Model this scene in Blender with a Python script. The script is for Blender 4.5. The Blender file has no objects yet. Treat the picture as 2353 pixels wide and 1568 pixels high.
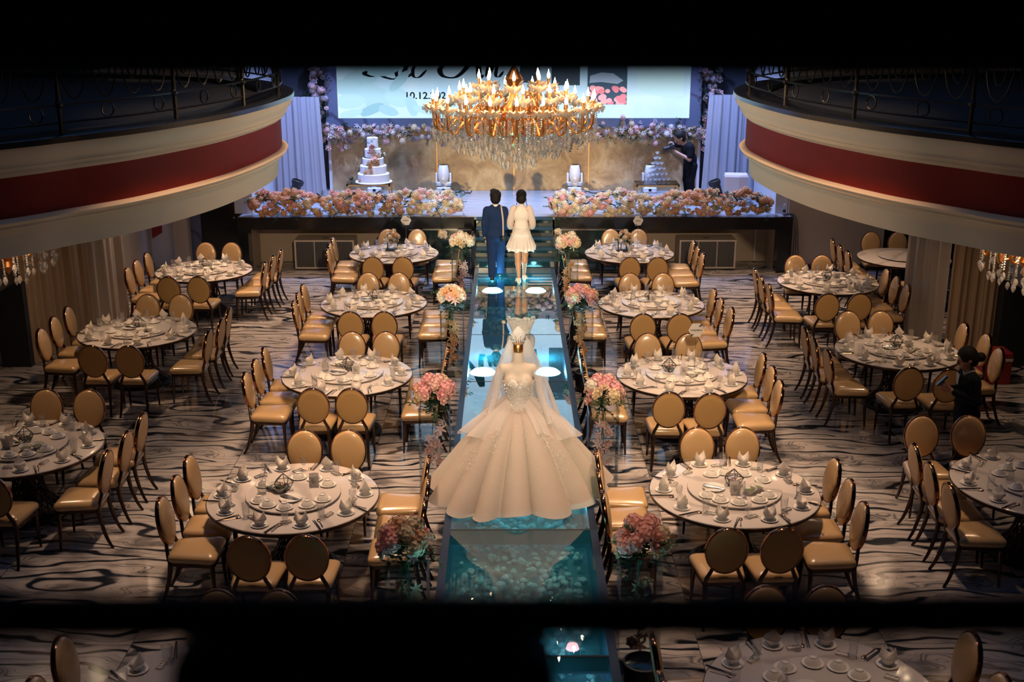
import bpy, bmesh, math, random
import numpy as np
from mathutils import Vector, Matrix
PI = math.pi
rnd = random.Random(7)
SC = bpy.context.scene
COL = SC.collection

# ------------------------------------------------------------------ materials
def new_mat(name):
    m = bpy.data.materials.new(name); m.use_nodes = True
    nt = m.node_tree; nt.nodes.clear()
    out = nt.nodes.new('ShaderNodeOutputMaterial')
    return m, nt, out

def N(nt, typ, **kw):
    n = nt.nodes.new(typ)
    for k, v in kw.items():
        if k in n.inputs: n.inputs[k].default_value = v
        else: setattr(n, k, v)
    return n

def c4(c): return (c[0], c[1], c[2], 1.0)

def mat(name, color, rough=0.5, metal=0.0, noise=None, bump=None, spec=0.5, emit=None, estr=0.0, coat=0.0, sheen=0.0):
    m, nt, out = new_mat(name)
    b = N(nt, 'ShaderNodeBsdfPrincipled')
    b.inputs['Base Color'].default_value = c4(color)
    b.inputs['Roughness'].default_value = rough
    b.inputs['Metallic'].default_value = metal
    b.inputs['Specular IOR Level'].default_value = spec
    if coat: b.inputs['Coat Weight'].default_value = coat; b.inputs['Coat Roughness'].default_value = 0.1
    if sheen: b.inputs['Sheen Weight'].default_value = sheen
    if emit:
        b.inputs['Emission Color'].default_value = c4(emit); b.inputs['Emission Strength'].default_value = estr
    if noise:   # (scale, second colour, contrast)
        tc = N(nt, 'ShaderNodeTexCoord'); nz = N(nt, 'ShaderNodeTexNoise', Scale=noise[0], Detail=4.0)
        nt.links.new(tc.outputs['Object'], nz.inputs['Vector'])
        r = N(nt, 'ShaderNodeValToRGB')
        r.color_ramp.elements[0].position = 0.5 - noise[2]; r.color_ramp.elements[1].position = 0.5 + noise[2]
        r.color_ramp.elements[0].color = c4(color); r.color_ramp.elements[1].color = c4(noise[1])
        nt.links.new(nz.outputs['Fac'], r.inputs['Fac']); nt.links.new(r.outputs['Color'], b.inputs['Base Color'])
    if bump:    # (scale, strength)
        tc = N(nt, 'ShaderNodeTexCoord'); nz = N(nt, 'ShaderNodeTexNoise', Scale=bump[0], Detail=3.0)
        nt.links.new(tc.outputs['Object'], nz.inputs['Vector'])
        bp = N(nt, 'ShaderNodeBump', Strength=bump[1], Distance=0.02)
        nt.links.new(nz.outputs['Fac'], bp.inputs['Height']); nt.links.new(bp.outputs['Normal'], b.inputs['Normal'])
    nt.links.new(b.outputs[0], out.inputs[0])
    return m

def glass_mat(name, tint=(1, 1, 1), ior=1.5, rough=0.0, boost=1.0, white=0.0, most=1.0, pw=1.0, film=(.9, .88, .86)):
    """thin clear glass: mirror by Fresnel on the outer face, straight through on the inner face"""
    m, nt, out = new_mat(name); L = nt.links.new
    t = N(nt, 'ShaderNodeBsdfTransparent'); t.inputs['Color'].default_value = c4(tint)
    g = N(nt, 'ShaderNodeBsdfGlossy'); g.inputs['Roughness'].default_value = rough
    f = N(nt, 'ShaderNodeFresnel', IOR=ior); ge = N(nt, 'ShaderNodeNewGeometry')
    nb = N(nt, 'ShaderNodeMath', operation='SUBTRACT'); nb.inputs[0].default_value = 1.0; L(ge.outputs['Backfacing'], nb.inputs[1])
    mm = N(nt, 'ShaderNodeMath', operation='MULTIPLY', use_clamp=True); mm.inputs[1].default_value = boost
    m2 = N(nt, 'ShaderNodeMath', operation='MULTIPLY')
    mx = N(nt, 'ShaderNodeMixShader')
    mi = N(nt, 'ShaderNodeMath', operation='MINIMUM'); mi.inputs[1].default_value = most
    po = N(nt, 'ShaderNodeMath', operation='POWER'); po.inputs[1].default_value = pw; L(f.outputs[0], po.inputs[0])
    L(po.outputs[0], mm.inputs[0]); L(mm.outputs[0], mi.inputs[0]); L(mi.outputs[0], m2.inputs[0]); L(nb.outputs[0], m2.inputs[1]); L(m2.outputs[0], mx.inputs[0])
    L(t.outputs[0], mx.inputs[1]); L(g.outputs[0], mx.inputs[2]); last = mx
    if white:
        d = N(nt, 'ShaderNodeBsdfDiffuse'); d.inputs['Color'].default_value = c4(film); tr = N(nt, 'ShaderNodeBsdfTranslucent'); tr.inputs['Color'].default_value = c4(film)
        a = N(nt, 'ShaderNodeMixShader'); a.inputs[0].default_value = .5; L(d.outputs[0], a.inputs[1]); L(tr.outputs[0], a.inputs[2])
        c = N(nt, 'ShaderNodeMixShader'); c.inputs[0].default_value = white; L(t.outputs[0], c.inputs[1]); L(a.outputs[0], c.inputs[2]); L(c.outputs[0], mx.inputs[1])
    L(last.outputs[0], out.inputs[0])
    return m

def emis(name, color, s):
    m, nt, out = new_mat(name)
    e = N(nt, 'ShaderNodeEmission', Strength=s); e.inputs['Color'].default_value = c4(color)
    nt.links.new(e.outputs[0], out.inputs[0]); return m

def cloth_mat(name, color, trans=0.35, tcol=None, alpha=1.0, rough=0.8):
    m, nt, out = new_mat(name)
    d = N(nt, 'ShaderNodeBsdfPrincipled', Roughness=rough); d.inputs['Base Color'].default_value = c4(color); d.inputs['Sheen Weight'].default_value = 0.2
    t = N(nt, 'ShaderNodeBsdfTranslucent'); t.inputs['Color'].default_value = c4(tcol or color)
    mx = N(nt, 'ShaderNodeMixShader'); mx.inputs[0].default_value = trans
    nt.links.new(d.outputs[0], mx.inputs[1]); nt.links.new(t.outputs[0], mx.inputs[2])
    last = mx
    if alpha < 1:
        tr = N(nt, 'ShaderNodeBsdfTransparent'); m2 = N(nt, 'ShaderNodeMixShader'); m2.inputs[0].default_value = alpha
        nt.links.new(tr.outputs[0], m2.inputs[1]); nt.links.new(mx.outputs[0], m2.inputs[2]); last = m2
    nt.links.new(last.outputs[0], out.inputs[0]); return m

M = {}
def marble_floor():
    m, nt, out = new_mat('floor_marble')
    L = nt.links.new
    tc = N(nt, 'ShaderNodeTexCoord'); sp = N(nt, 'ShaderNodeSeparateXYZ'); L(tc.outputs['Object'], sp.inputs[0])
    # every big tile repeats the same vein print, shifted a little per tile
    tw, th = 1.6, 0.8
    def wrap(sock, size):
        d = N(nt, 'ShaderNodeMath', operation='DIVIDE'); d.inputs[1].default_value = size; L(sock, d.inputs[0])
        f = N(nt, 'ShaderNodeMath', operation='FRACT'); L(d.outputs[0], f.inputs[0])
        fl = N(nt, 'ShaderNodeMath', operation='FLOOR'); L(d.outputs[0], fl.inputs[0])
        return f.outputs[0], fl.outputs[0]
    fx, ix = wrap(sp.outputs['X'], tw); fy, iy = wrap(sp.outputs['Y'], th)
    def mul(a, k):
        n = N(nt, 'ShaderNodeMath', operation='MULTIPLY'); n.inputs[1].default_value = k; L(a, n.inputs[0]); return n.outputs[0]
    def mod(a, k):
        n = N(nt, 'ShaderNodeMath', operation='PINGPONG'); n.inputs[1].default_value = k; L(a, n.inputs[0]); return n.outputs[0]
    cmb = N(nt, 'ShaderNodeCombineXYZ')
    L(mul(fx, tw), cmb.inputs[0]); L(mul(fy, th), cmb.inputs[1])
    ad = N(nt, 'ShaderNodeMath', operation='ADD'); L(mul(mod(ix, 2.0), 7.3), ad.inputs[0]); L(mul(mod(iy, 3.0), 3.7), ad.inputs[1])
    L(ad.outputs[0], cmb.inputs[2])
    mp = N(nt, 'ShaderNodeMapping'); mp.inputs['Scale'].default_value = (1.0, 2.3, 1.0); L(cmb.outputs[0], mp.inputs['Vector'])
    nz = N(nt, 'ShaderNodeTexNoise', Scale=0.95, Detail=2.2, Roughness=0.45); L(mp.outputs[0], nz.inputs['Vector'])
    # stretched warp -> long horizontal veins
    sub = N(nt, 'ShaderNodeVectorMath', operation='SUBTRACT'); sub.inputs[1].default_value = (0.5, 0.5, 0.5); L(nz.outputs['Color'], sub.inputs[0])
    sc = N(nt, 'ShaderNodeVectorMath', operation='MULTIPLY'); sc.inputs[1].default_value = (0.9, 2.6, 0.0); L(sub.outputs[0], sc.inputs[0])
    av = N(nt, 'ShaderNodeVectorMath', operation='ADD'); L(mp.outputs[0], av.inputs[0]); L(sc.outputs[0], av.inputs[1])
    wv = N(nt, 'ShaderNodeTexWave', Scale=0.42, Distortion=0.9, Detail=1.5); wv.bands_direction = 'Y'; wv.inputs['Detail Scale'].default_value = 1.2
    L(av.outputs[0], wv.inputs['Vector'])
    r = N(nt, 'ShaderNodeValToRGB'); e = r.color_ramp.elements
    e[0].position = 0.0; e[0].color = (0.012, 0.016, 0.026, 1); e[1].position = 1.0; e[1].color = (0.46, 0.42, 0.4, 1)
    for p, c in ((0.035, (0.016, 0.02, 0.034)), (0.075, (0.14, 0.135, 0.145)), (0.11, (0.36, 0.335, 0.33)), (0.3, (0.46, 0.42, 0.41)), (0.66, (0.5, 0.45, 0.43)), (0.70, (0.2, 0.19, 0.2)), (0.725, (0.48, 0.43, 0.41)), (0.95, (0.46, 0.42, 0.405)), (0.985, (0.12, 0.12, 0.14))):
        el = e.new(p); el.color = c4(c)
    L(wv.outputs['Fac'], r.inputs['Fac'])
    n2 = N(nt, 'ShaderNodeTexNoise', Scale=2.2, Detail=5.0); L(mp.outputs[0], n2.inputs['Vector'])
    r2 = N(nt, 'ShaderNodeValToRGB'); r2.color_ramp.elements[0].position = 0.34; r2.color_ramp.elements[1].position = 0.52
    r2.color_ramp.elements[0].color = (0.32, 0.33, 0.36, 1); r2.color_ramp.elements[1].color = (1, 1, 1, 1); L(n2.outputs['Fac'], r2.inputs['Fac'])
    mx = N(nt, 'ShaderNodeMix', data_type='RGBA', blend_type='MULTIPLY'); mx.inputs[0].default_value = 1.0
    L(r.outputs['Color'], mx.inputs[6]); L(r2.outputs['Color'], mx.inputs[7])
    # thin joints
    def joint(f, w):
        a = N(nt, 'ShaderNodeMath', operation='SUBTRACT'); a.inputs[1].default_value = 0.5; L(f, a.inputs[0])
        b = N(nt, 'ShaderNodeMath', operation='ABSOLUTE'); L(a.outputs[0], b.inputs[0])
        c = N(nt, 'ShaderNodeMath', operation='GREATER_THAN'); c.inputs[1].default_value = 0.5 - w; L(b.outputs[0], c.inputs[0]); return c.outputs[0]
    jm = N(nt, 'ShaderNodeMath', operation='MAXIMUM'); L(joint(fx, 0.0022), jm.inputs[0]); L(joint(fy, 0.003), jm.inputs[1])
    mj = N(nt, 'ShaderNodeMix', data_type='RGBA'); L(jm.outputs[0], mj.inputs[0]); L(mx.outputs[2], mj.inputs[6]); mj.inputs[7].default_value = (0.06, 0.06, 0.07, 1)
    b = N(nt, 'ShaderNodeBsdfPrincipled', Roughness=0.13); b.inputs['Specular IOR Level'].default_value = 0.6
    L(mj.outputs[2], b.inputs['Base Color']); L(b.outputs[0], out.inputs[0])
    return m

def veined(name, base, vein, scale, rough, dist=3.0):
    m, nt, out = new_mat(name); L = nt.links.new
    tc = N(nt, 'ShaderNodeTexCoord')
    wv = N(nt, 'ShaderNodeTexWave', Scale=scale, Distortion=dist * 3, Detail=4.0); wv.bands_direction = 'DIAGONAL'; wv.inputs['Detail Scale'].default_value = 0.8
    L(tc.outputs['Object'], wv.inputs['Vector'])
    r = N(nt, 'ShaderNodeValToRGB'); r.color_ramp.elements[0].color = c4(vein); r.color_ramp.elements[1].color = c4(base); r.color_ramp.elements[1].position = 0.09
    L(wv.outputs['Fac'], r.inputs['Fac'])
    b = N(nt, 'ShaderNodeBsdfPrincipled', Roughness=rough); L(r.outputs['Color'], b.inputs['Base Color']); L(b.outputs[0], out.inputs[0]); return m

def leather(name, col):
    m, nt, out = new_mat(name); L = nt.links.new
    tc = N(nt, 'ShaderNodeTexCoord')
    mp = N(nt, 'ShaderNodeMapping'); mp.inputs['Scale'].default_value = (32, 55, 32); L(tc.outputs['Object'], mp.inputs['Vector'])
    v = N(nt, 'ShaderNodeTexVoronoi', Scale=1.0); v.feature = 'DISTANCE_TO_EDGE'; L(mp.outputs[0], v.inputs['Vector'])
    bp = N(nt, 'ShaderNodeBump', Strength=0.22, Distance=0.004); L(v.outputs['Distance'], bp.inputs['Height'])
    b = N(nt, 'ShaderNodeBsdfPrincipled', Roughness=0.3, **{'Coat Weight': .8, 'Coat Roughness': .14}); b.inputs['Base Color'].default_value = c4(col); b.inputs['Specular IOR Level'].default_value = 0.6
    L(bp.outputs['Normal'], b.inputs['Normal']); L(b.outputs[0], out.inputs[0]); return m

def gold_stucco():
    m, nt, out = new_mat('gold_stucco'); L = nt.links.new
    tc = N(nt, 'ShaderNodeTexCoord')
    n1 = N(nt, 'ShaderNodeTexNoise', Scale=2.2, Detail=8.0, Roughness=0.65, Distortion=0.6); L(tc.outputs['Object'], n1.inputs['Vector'])
    r = N(nt, 'ShaderNodeValToRGB'); e = r.color_ramp.elements
    e[0].position = 0.3; e[0].color = (0.22, 0.13, 0.07, 1); e[1].position = 0.68; e[1].color = (0.58, 0.45, 0.25, 1)
    el = e.new(0.5); el.color = (0.41, 0.28, 0.14, 1)
    L(n1.outputs['Fac'], r.inputs['Fac'])
    n2 = N(nt, 'ShaderNodeTexNoise', Scale=18, Detail=6.0, Distortion=1.5); L(tc.outputs['Object'], n2.inputs['Vector'])
    bp = N(nt, 'ShaderNodeBump', Strength=0.35, Distance=0.02); L(n2.outputs['Fac'], bp.inputs['Height'])
    b = N(nt, 'ShaderNodeBsdfPrincipled', Roughness=0.5, Metallic=0.25); L(r.outputs['Color'], b.inputs['Base Color']); L(bp.outputs['Normal'], b.inputs['Normal']); L(b.outputs[0], out.inputs[0]); return m

def stage_wood():
    m, nt, out = new_mat('stage_laminate'); L = nt.links.new
    tc = N(nt, 'ShaderNodeTexCoord'); mp = N(nt, 'ShaderNodeMapping'); mp.inputs['Scale'].default_value = (0.8, 22, 1); L(tc.outputs['Object'], mp.inputs['Vector'])
    n = N(nt, 'ShaderNodeTexNoise', Scale=2.0, Detail=5.0); L(mp.outputs[0], n.inputs['Vector'])
    r = N(nt, 'ShaderNodeValToRGB'); r.color_ramp.elements[0].position = 0.35; r.color_ramp.elements[1].position = 0.65
    r.color_ramp.elements[0].color = (0.2, 0.22, 0.26, 1); r.color_ramp.elements[1].color = (0.38, 0.4, 0.44, 1); L(n.outputs['Fac'], r.inputs['Fac'])
    b = N(nt, 'ShaderNodeBsdfPrincipled', Roughness=0.22); L(r.outputs['Color'], b.inputs['Base Color']); L(b.outputs[0], out.inputs[0]); return m

def screen_mat():
    """LED wall picture: pale sky-blue wash with pale teal leaf shapes in its left half."""
    m, nt, out = new_mat('led_picture'); L = nt.links.new
    tc = N(nt, 'ShaderNodeTexCoord')
    n1 = N(nt, 'ShaderNodeTexNoise', Scale=0.9, Detail=3.0); L(tc.outputs['Object'], n1.inputs['Vector'])
    r = N(nt, 'ShaderNodeValToRGB'); r.color_ramp.elements[0].position = 0.35; r.color_ramp.elements[1].position = 0.7
    r.color_ramp.elements[0].color = (0.4, 0.64, 0.88, 1); r.color_ramp.elements[1].color = (0.58, 0.78, 0.94, 1); L(n1.outputs['Fac'], r.inputs['Fac'])
    e = N(nt, 'ShaderNodeEmission', Strength=SCREEN); L(r.outputs['Color'], e.inputs['Color']); L(e.outputs[0], out.inputs[0]); return m

def flower_mat(name, a, b):
    m, nt, out = new_mat(name); L = nt.links.new
    tc = N(nt, 'ShaderNodeTexCoord'); n = N(nt, 'ShaderNodeTexNoise', Scale=14.0, Detail=2.0); L(tc.outputs['Object'], n.inputs['Vector'])
    r = N(nt, 'ShaderNodeValToRGB'); r.color_ramp.elements[0].color = c4(a); r.color_ramp.elements[1].color = c4(b)
    r.color_ramp.elements[0].position = 0.35; r.color_ramp.elements[1].position = 0.65; L(n.outputs['Fac'], r.inputs['Fac'])
    d = N(nt, 'ShaderNodeBsdfPrincipled', Roughness=0.7); L(r.outputs['Color'], d.inputs['Base Color'])
    t = N(nt, 'ShaderNodeBsdfTranslucent'); L(r.outputs['Color'], t.inputs['Color'])
    mx = N(nt, 'ShaderNodeMixShader'); mx.inputs[0].default_value = 0.25
    L(d.outputs[0], mx.inputs[1]); L(t.outputs[0], mx.inputs[2]); L(mx.outputs[0], out.inputs[0]); return m

SCREEN = 1.35
M['floor'] = marble_floor()
M['cream'] = mat('cream_plaster', (0.9, 0.68, 0.48), 0.6, noise=(3, (0.86, 0.64, 0.44), .3))
M['red'] = mat('oxblood_paint', (0.25, 0.017, 0.012), 0.7, noise=(5, (0.22, 0.015, 0.011), .3), spec=.25)
M['curb'] = mat('black_granite', (0.012, 0.014, 0.018), 0.2)
M['iron'] = mat('wrought_iron', (0.035, 0.03, 0.026), 0.35, 0.6)
M['railiron'] = mat('dark_iron', (0.006, 0.007, 0.009), 0.6)
M['dark'] = mat('dark_paint', (0.008, 0.011, 0.016), 0.6)
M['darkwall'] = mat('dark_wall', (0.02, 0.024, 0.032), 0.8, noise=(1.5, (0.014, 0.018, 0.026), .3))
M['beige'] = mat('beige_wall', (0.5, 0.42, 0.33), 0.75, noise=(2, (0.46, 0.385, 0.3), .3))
M['white_wall'] = mat('white_wall', (0.66, 0.66, 0.68), 0.7)
M['black'] = mat('black_gloss', (0.006, 0.008, 0.011), 0.18)
M['blackmatt'] = mat('black_matt', (0.012, 0.013, 0.015), 0.55)
M['leather'] = leather('tan_leather', (0.57, 0.37, 0.18))
M['fabric'] = mat('tan_fabric', (0.56, 0.33, 0.12), 0.75, bump=(400, .15), sheen=.2)
M['chairmetal'] = mat('dark_copper', (0.06, 0.035, 0.025), 0.22, 0.75)
M['band'] = mat('copper_band', (0.3, 0.13, 0.07), 0.14, 1.0)
M['tabletop'] = veined('table_marble', (0.66, 0.6, 0.56), (0.5, 0.45, 0.42), 0.7, 0.1)
M['porcelain'] = mat('white_porcelain', (0.88, 0.83, 0.76), 0.1)
M['napkin'] = cloth_mat('napkin_linen', (0.88, 0.8, 0.71), 0.15)
M['glass'] = glass_mat('clear_glass', (0.985, 0.985, 0.985), 1.6, 0.03, 2.4, .06)
M['acrylic'] = glass_mat('clear_acrylic', (0.93, 0.96, 0.98), 1.49, 0.01, 1.3)
M['crystal'] = glass_mat('cut_crystal', (0.97, 0.96, 0.95), 1.9, 0.02, 3.4, .5)
M['steel'] = mat('steel', (0.6, 0.58, 0.55), 0.2, 1.0)
M['copper'] = mat('rose_copper', (0.75, 0.4, 0.25), 0.2, 1.0)
M['gold'] = mat('antique_gold', (0.9, 0.43, 0.15), 0.34, 1.0)
M['goldpaint'] = mat('gold_tube', (0.55, 0.3, 0.1), 0.35, 0.6)
M['amber'] = mat('amber_glass', (0.85, 0.6, 0.4), 0.12, 0.0, spec=1.0)
M['bulb'] = emis('flame_bulb', (1.0, 0.72, 0.45), 95.0)
M['stucco'] = gold_stucco()
M['stage'] = stage_wood()
M['screen'] = screen_mat()
M['marble_grey'] = veined('grey_marble', (0.1, 0.13, 0.2), (0.05, 0.06, 0.1), 0.8, 0.25)
M['curtain'] = cloth_mat('sheer_curtain', (0.6, 0.6, 0.66), 0.45)
M['drape_tan'] = cloth_mat('tan_drape', (0.42, 0.3, 0.2), 0.15)
M['drape_grey'] = cloth_mat('grey_sheer_drape', (0.55, 0.48, 0.43), 0.25)
M['white_plastic'] = mat('white_plastic', (0.75, 0.76, 0.8), 0.3)
M['ivory'] = mat('ivory_enamel', (0.62, 0.53, 0.42), 0.45)
M['grille'] = mat('grille_grey', (0.2, 0.19, 0.17), 0.5)
M['aisleframe'] = mat('aisle_frame', (0.016, 0.04, 0.1), 0.35, 0.3)
M['aisleglass'] = glass_mat('aisle_glass', (0.7, 0.95, 1.0), 1.55, 0.012, 9.0, .12, most=.72, pw=1.7, film=(.03, .36, .55))
M['stepglass'] = mat('dark_glass', (0.006, 0.02, 0.026), 0.08, spec=0.9)
M['treadglass'] = mat('tread_glass', (0.006, 0.03, 0.038), 0.5, spec=0.12)
M['ledstrip'] = emis('led_strip', (0.04, 0.3, 0.5), 0.9)
M['pit'] = mat('pit_bed', (0.12, 0.2, 0.22), 0.9, noise=(12, (0.05, 0.1, 0.11), .25))
M['pebble'] = mat('pebbles', (0.55, 0.58, 0.55), 0.8, noise=(3, (0.28, 0.34, 0.33), .3))
M['lamp_teal'] = emis('lamp_teal', (0.55, 1.0, 0.95), 60.0)
M['lamp_pink'] = emis('lamp_pink', (1.0, 0.25, 0.25), 5.0)
M['skin'] = mat('skin', (0.52, 0.29, 0.19), 0.5)
M['skin_dark'] = mat('skin_tan', (0.36, 0.19, 0.125), 0.5)
M['hair'] = mat('black_hair', (0.006, 0.005, 0.005), 0.55, bump=(120, .4), spec=.2)
M['suit'] = mat('navy_suit', (0.011, 0.026, 0.085), 0.8, bump=(300, .1), spec=.1)
M['suitblack'] = mat('black_suit', (0.005, 0.006, 0.009), 0.8, spec=.12)
M['shirt'] = mat('white_shirt', (0.75, 0.75, 0.76), 0.7)
M['whitedress'] = cloth_mat('white_chiffon', (0.82, 0.77, 0.76), 0.2)
M['sheer'] = cloth_mat('sheer_chiffon', (0.82, 0.76, 0.74), 0.35, alpha=.82)
M['tulle'] = cloth_mat('champagne_tulle', (0.56, 0.45, 0.405), 0.25, (0.8, 0.68, 0.5))
M['organza'] = cloth_mat('organza', (0.9, 0.86, 0.86), 0.4, alpha=.58)
M['veil'] = cloth_mat('veil_tulle', (0.9, 0.91, 0.94), 0.5, alpha=.72)
M['lace'] = mat('beaded_bodice', (0.62, 0.55, 0.52), 0.6, noise=(90, (0.9, 0.86, 0.82), .12), bump=(160, .5))
M['mannequin'] = mat('mannequin_cloth', (0.66, 0.58, 0.5), 0.7)
M['rhinestone'] = mat('rhinestone', (0.95, 0.93, 0.9), 0.12, 0.0, spec=1.0)
M['ivory_shoe'] = mat('ivory_satin', (0.8, 0.72, 0.62), 0.45)
M['leaf'] = flower_mat('leaf_green', (0.012, 0.05, 0.022), (0.03, 0.085, 0.035))
M['eucal'] = flower_mat('dusty_green', (0.05, 0.1, 0.07), (0.09, 0.16, 0.11))
FL = {'white': ((0.85, 0.82, 0.75), (0.74, 0.68, 0.58)), 'cream': ((0.8, 0.68, 0.48), (0.72, 0.56, 0.36)), 'blush': ((0.82, 0.56, 0.52), (0.76, 0.46, 0.44)),
      'pink': ((0.78, 0.36, 0.4), (0.86, 0.5, 0.52)), 'coral': ((0.92, 0.5, 0.44), (0.88, 0.42, 0.36)), 'peach': ((0.82, 0.5, 0.3), (0.74, 0.4, 0.22)),
      'orange': ((0.72, 0.36, 0.16), (0.8, 0.48, 0.26)), 'mauve': ((0.5, 0.4, 0.43), (0.6, 0.5, 0.53))}
for k, (a, b) in FL.items(): M['fl_' + k] = flower_mat('petals_' + k, a, b)
M['icing'] = mat('icing', (0.82, 0.8, 0.77), 0.5)
M['lettering'] = mat('dark_ink', (0.02, 0.018, 0.03), 0.6)
M['redink'] = mat('red_icing', (0.35, 0.03, 0.04), 0.5)
M['paper'] = mat('card_paper', (0.75, 0.7, 0.66), 0.7)
M['redbox'] = mat('red_box', (0.32, 0.02, 0.025), 0.5)
M['speaker'] = mat('speaker_ivory', (0.68, 0.56, 0.5), 0.5)
M['sauce'] = mat('green_sauce', (0.1, 0.16, 0.05), 0.3)
M['cable'] = mat('black_cable', (0.01, 0.01, 0.012), 0.5)

# ------------------------------------------------------------------ mesh building
class MB:
    def __init__(s): s.v = []; s.f = []
    def add(s, vs, fs, T=None):
        b = len(s.v)
        if T is not None: vs = [T @ Vector(p) for p in vs]
        s.v.extend([tuple(p) for p in vs]); s.f.extend([tuple(b + i for i in f) for f in fs]); return s
    def box(s, x0, x1, y0, y1, z0, z1, T=None):
        vs = [(x0, y0, z0), (x1, y0, z0), (x1, y1, z0), (x0, y1, z0), (x0, y0, z1), (x1, y0, z1), (x1, y1, z1), (x0, y1, z1)]
        return s.add(vs, [(0, 3, 2, 1), (4, 5, 6, 7), (0, 1, 5, 4), (1, 2, 6, 5), (2, 3, 7, 6), (3, 0, 4, 7)], T)
    def cbox(s, c, d, T=None):
        return s.box(c[0] - d[0] / 2, c[0] + d[0] / 2, c[1] - d[1] / 2, c[1] + d[1] / 2, c[2] - d[2] / 2, c[2] + d[2] / 2, T)
    def bbox(s, x0, x1, y0, y1, z0, z1, r=.01, T=None):
        """box with rounded vertical edges and a small top/bottom chamfer"""
        def ring(z, ins):
            out = []; rr = max(r - ins * .3, .0005)
            for cx, cy, a0 in ((x1 - r, y1 - r, 0), (x0 + r, y1 - r, PI / 2), (x0 + r, y0 + r, PI), (x1 - r, y0 + r, 1.5 * PI)):
                for k in range(4):
                    a = a0 + k * PI / 6; out.append((cx + (rr - ins * .7) * math.cos(a), cy + (rr - ins * .7) * math.sin(a), z))
            return out
        c = min(r, (z1 - z0) * .3)
        return s.loft([ring(z0, c * .8), ring(z0 + c * .5, 0), ring(z1 - c * .5, 0), ring(z1, c * .8)], True, True, True, T)
    def loft(s, rings, closed=True, cap0=False, cap1=False, T=None):
        n = len(rings[0]); vs = [p for r in rings for p in r]; fs = []
        for i in range(len(rings) - 1):
            for j in range(n if closed else n - 1):
                k = (j + 1) % n; fs.append((i * n + j, i * n + k, (i + 1) * n + k, (i + 1) * n + j))
        if cap0: fs.append(tuple(range(n - 1, -1, -1)))
        if cap1: fs.append(tuple((len(rings) - 1) * n + j for j in range(n)))
        return s.add(vs, fs, T)
    def lathe(s, prof, n=20, T=None, cap0=False, cap1=False, squash=(1, 1)):
        rings = [[(r * squash[0] * math.cos(2 * PI * j / n), r * squash[1] * math.sin(2 * PI * j / n), z) for j in range(n)] for r, z in prof]
        return s.loft(rings, True, cap0, cap1, T)
    def tube(s, pts, r, n=6, T=None, closed=False, caps=True, flat=None):
        pts = [Vector(p) for p in pts]; m = len(pts); rings = []
        up = None
        for i, p in enumerate(pts):
            if closed: t = pts[(i + 1) % m] - pts[i - 1]
            else: t = pts[min(i + 1, m - 1)] - pts[max(i - 1, 0)]
            t = t.normalized() if t.length > 1e-9 else Vector((0, 0, 1))
            if up is None: up = Vector((0, 0, 1)) if abs(t.z) < .9 else Vector((0, 1, 0))
            b = t.cross(up);
            if b.length < 1e-6: b = t.cross(Vector((1, 0, 0)))
            b.normalize(); u = b.cross(t).normalized(); up = u
            rr = r[i] if isinstance(r, (list, tuple)) else r
            ra, rb = (rr, rr) if flat is None else (rr * flat[0], rr * flat[1])
            rings.append([tuple(p + b * (ra * math.cos(2 * PI * j / n)) + u * (rb * math.sin(2 * PI * j / n))) for j in range(n)])
        if closed: rings.append(rings[0])
        return s.loft(rings, True, caps and not closed, caps and not closed, T)
    def sphere(s, c, r, nu=12, nv=8, T=None):
        rx, ry, rz = r if isinstance(r, (list, tuple)) else (r, r, r)
        vs = [(c[0], c[1], c[2] + rz)]; fs = []
        for i in range(1, nv):
            a = PI * i / nv
            for j in range(nu):
                b = 2 * PI * j / nu; vs.append((c[0] + rx * math.sin(a) * math.cos(b), c[1] + ry * math.sin(a) * math.sin(b), c[2] + rz * math.cos(a)))
        vs.append((c[0], c[1], c[2] - rz))
        for j in range(nu): fs.append((0, 1 + j, 1 + (j + 1) % nu))
        for i in range(nv - 2):
            for j in range(nu):
                a = 1 + i * nu + j; b = 1 + i * nu + (j + 1) % nu; fs.append((a, a + nu, b + nu, b))
        l = len(vs) - 1; o = 1 + (nv - 2) * nu
        for j in range(nu): fs.append((o + j, l, o + (j + 1) % nu))
        return s.add(vs, fs, T)
    def prism(s, poly, h0, h1, axis='z', T=None):
        def P(a, b, h): return (a, b, h) if axis == 'z' else ((a, h, b) if axis == 'y' else (h, a, b))
        n = len(poly); vs = [P(a, b, h0) for a, b in poly] + [P(a, b, h1) for a, b in poly]
        fs = [tuple(range(n - 1, -1, -1)), tuple(range(n, 2 * n))] + [(i, (i + 1) % n, n + (i + 1) % n, n + i) for i in range(n)]
        return s.add(vs, fs, T)
    def grid(s, fn, nu, nv, T=None):
        vs = [fn(i / nu, j / nv) for i in range(nu + 1) for j in range(nv + 1)]
        fs = [(i * (nv + 1) + j, (i + 1) * (nv + 1) + j, (i + 1) * (nv + 1) + j + 1, i * (nv + 1) + j + 1) for i in range(nu) for j in range(nv)]
        return s.add(vs, fs, T)
    def mesh(s, name, mats=None, ang=40, smooth=True):
        me = bpy.data.meshes.new(name); me.from_pydata(s.v, [], s.f); me.update()
        bm = bmesh.new(); bm.from_mesh(me); bmesh.ops.recalc_face_normals(bm, faces=bm.faces); bm.to_mesh(me); bm.free()
        if smooth:
            me.shade_smooth(); me.set_sharp_from_angle(angle=math.radians(ang))
        if mats:
            for m in (mats if isinstance(mats, (list, tuple)) else [mats]): me.materials.append(M[m] if isinstance(m, str) else m)
        return me

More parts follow.
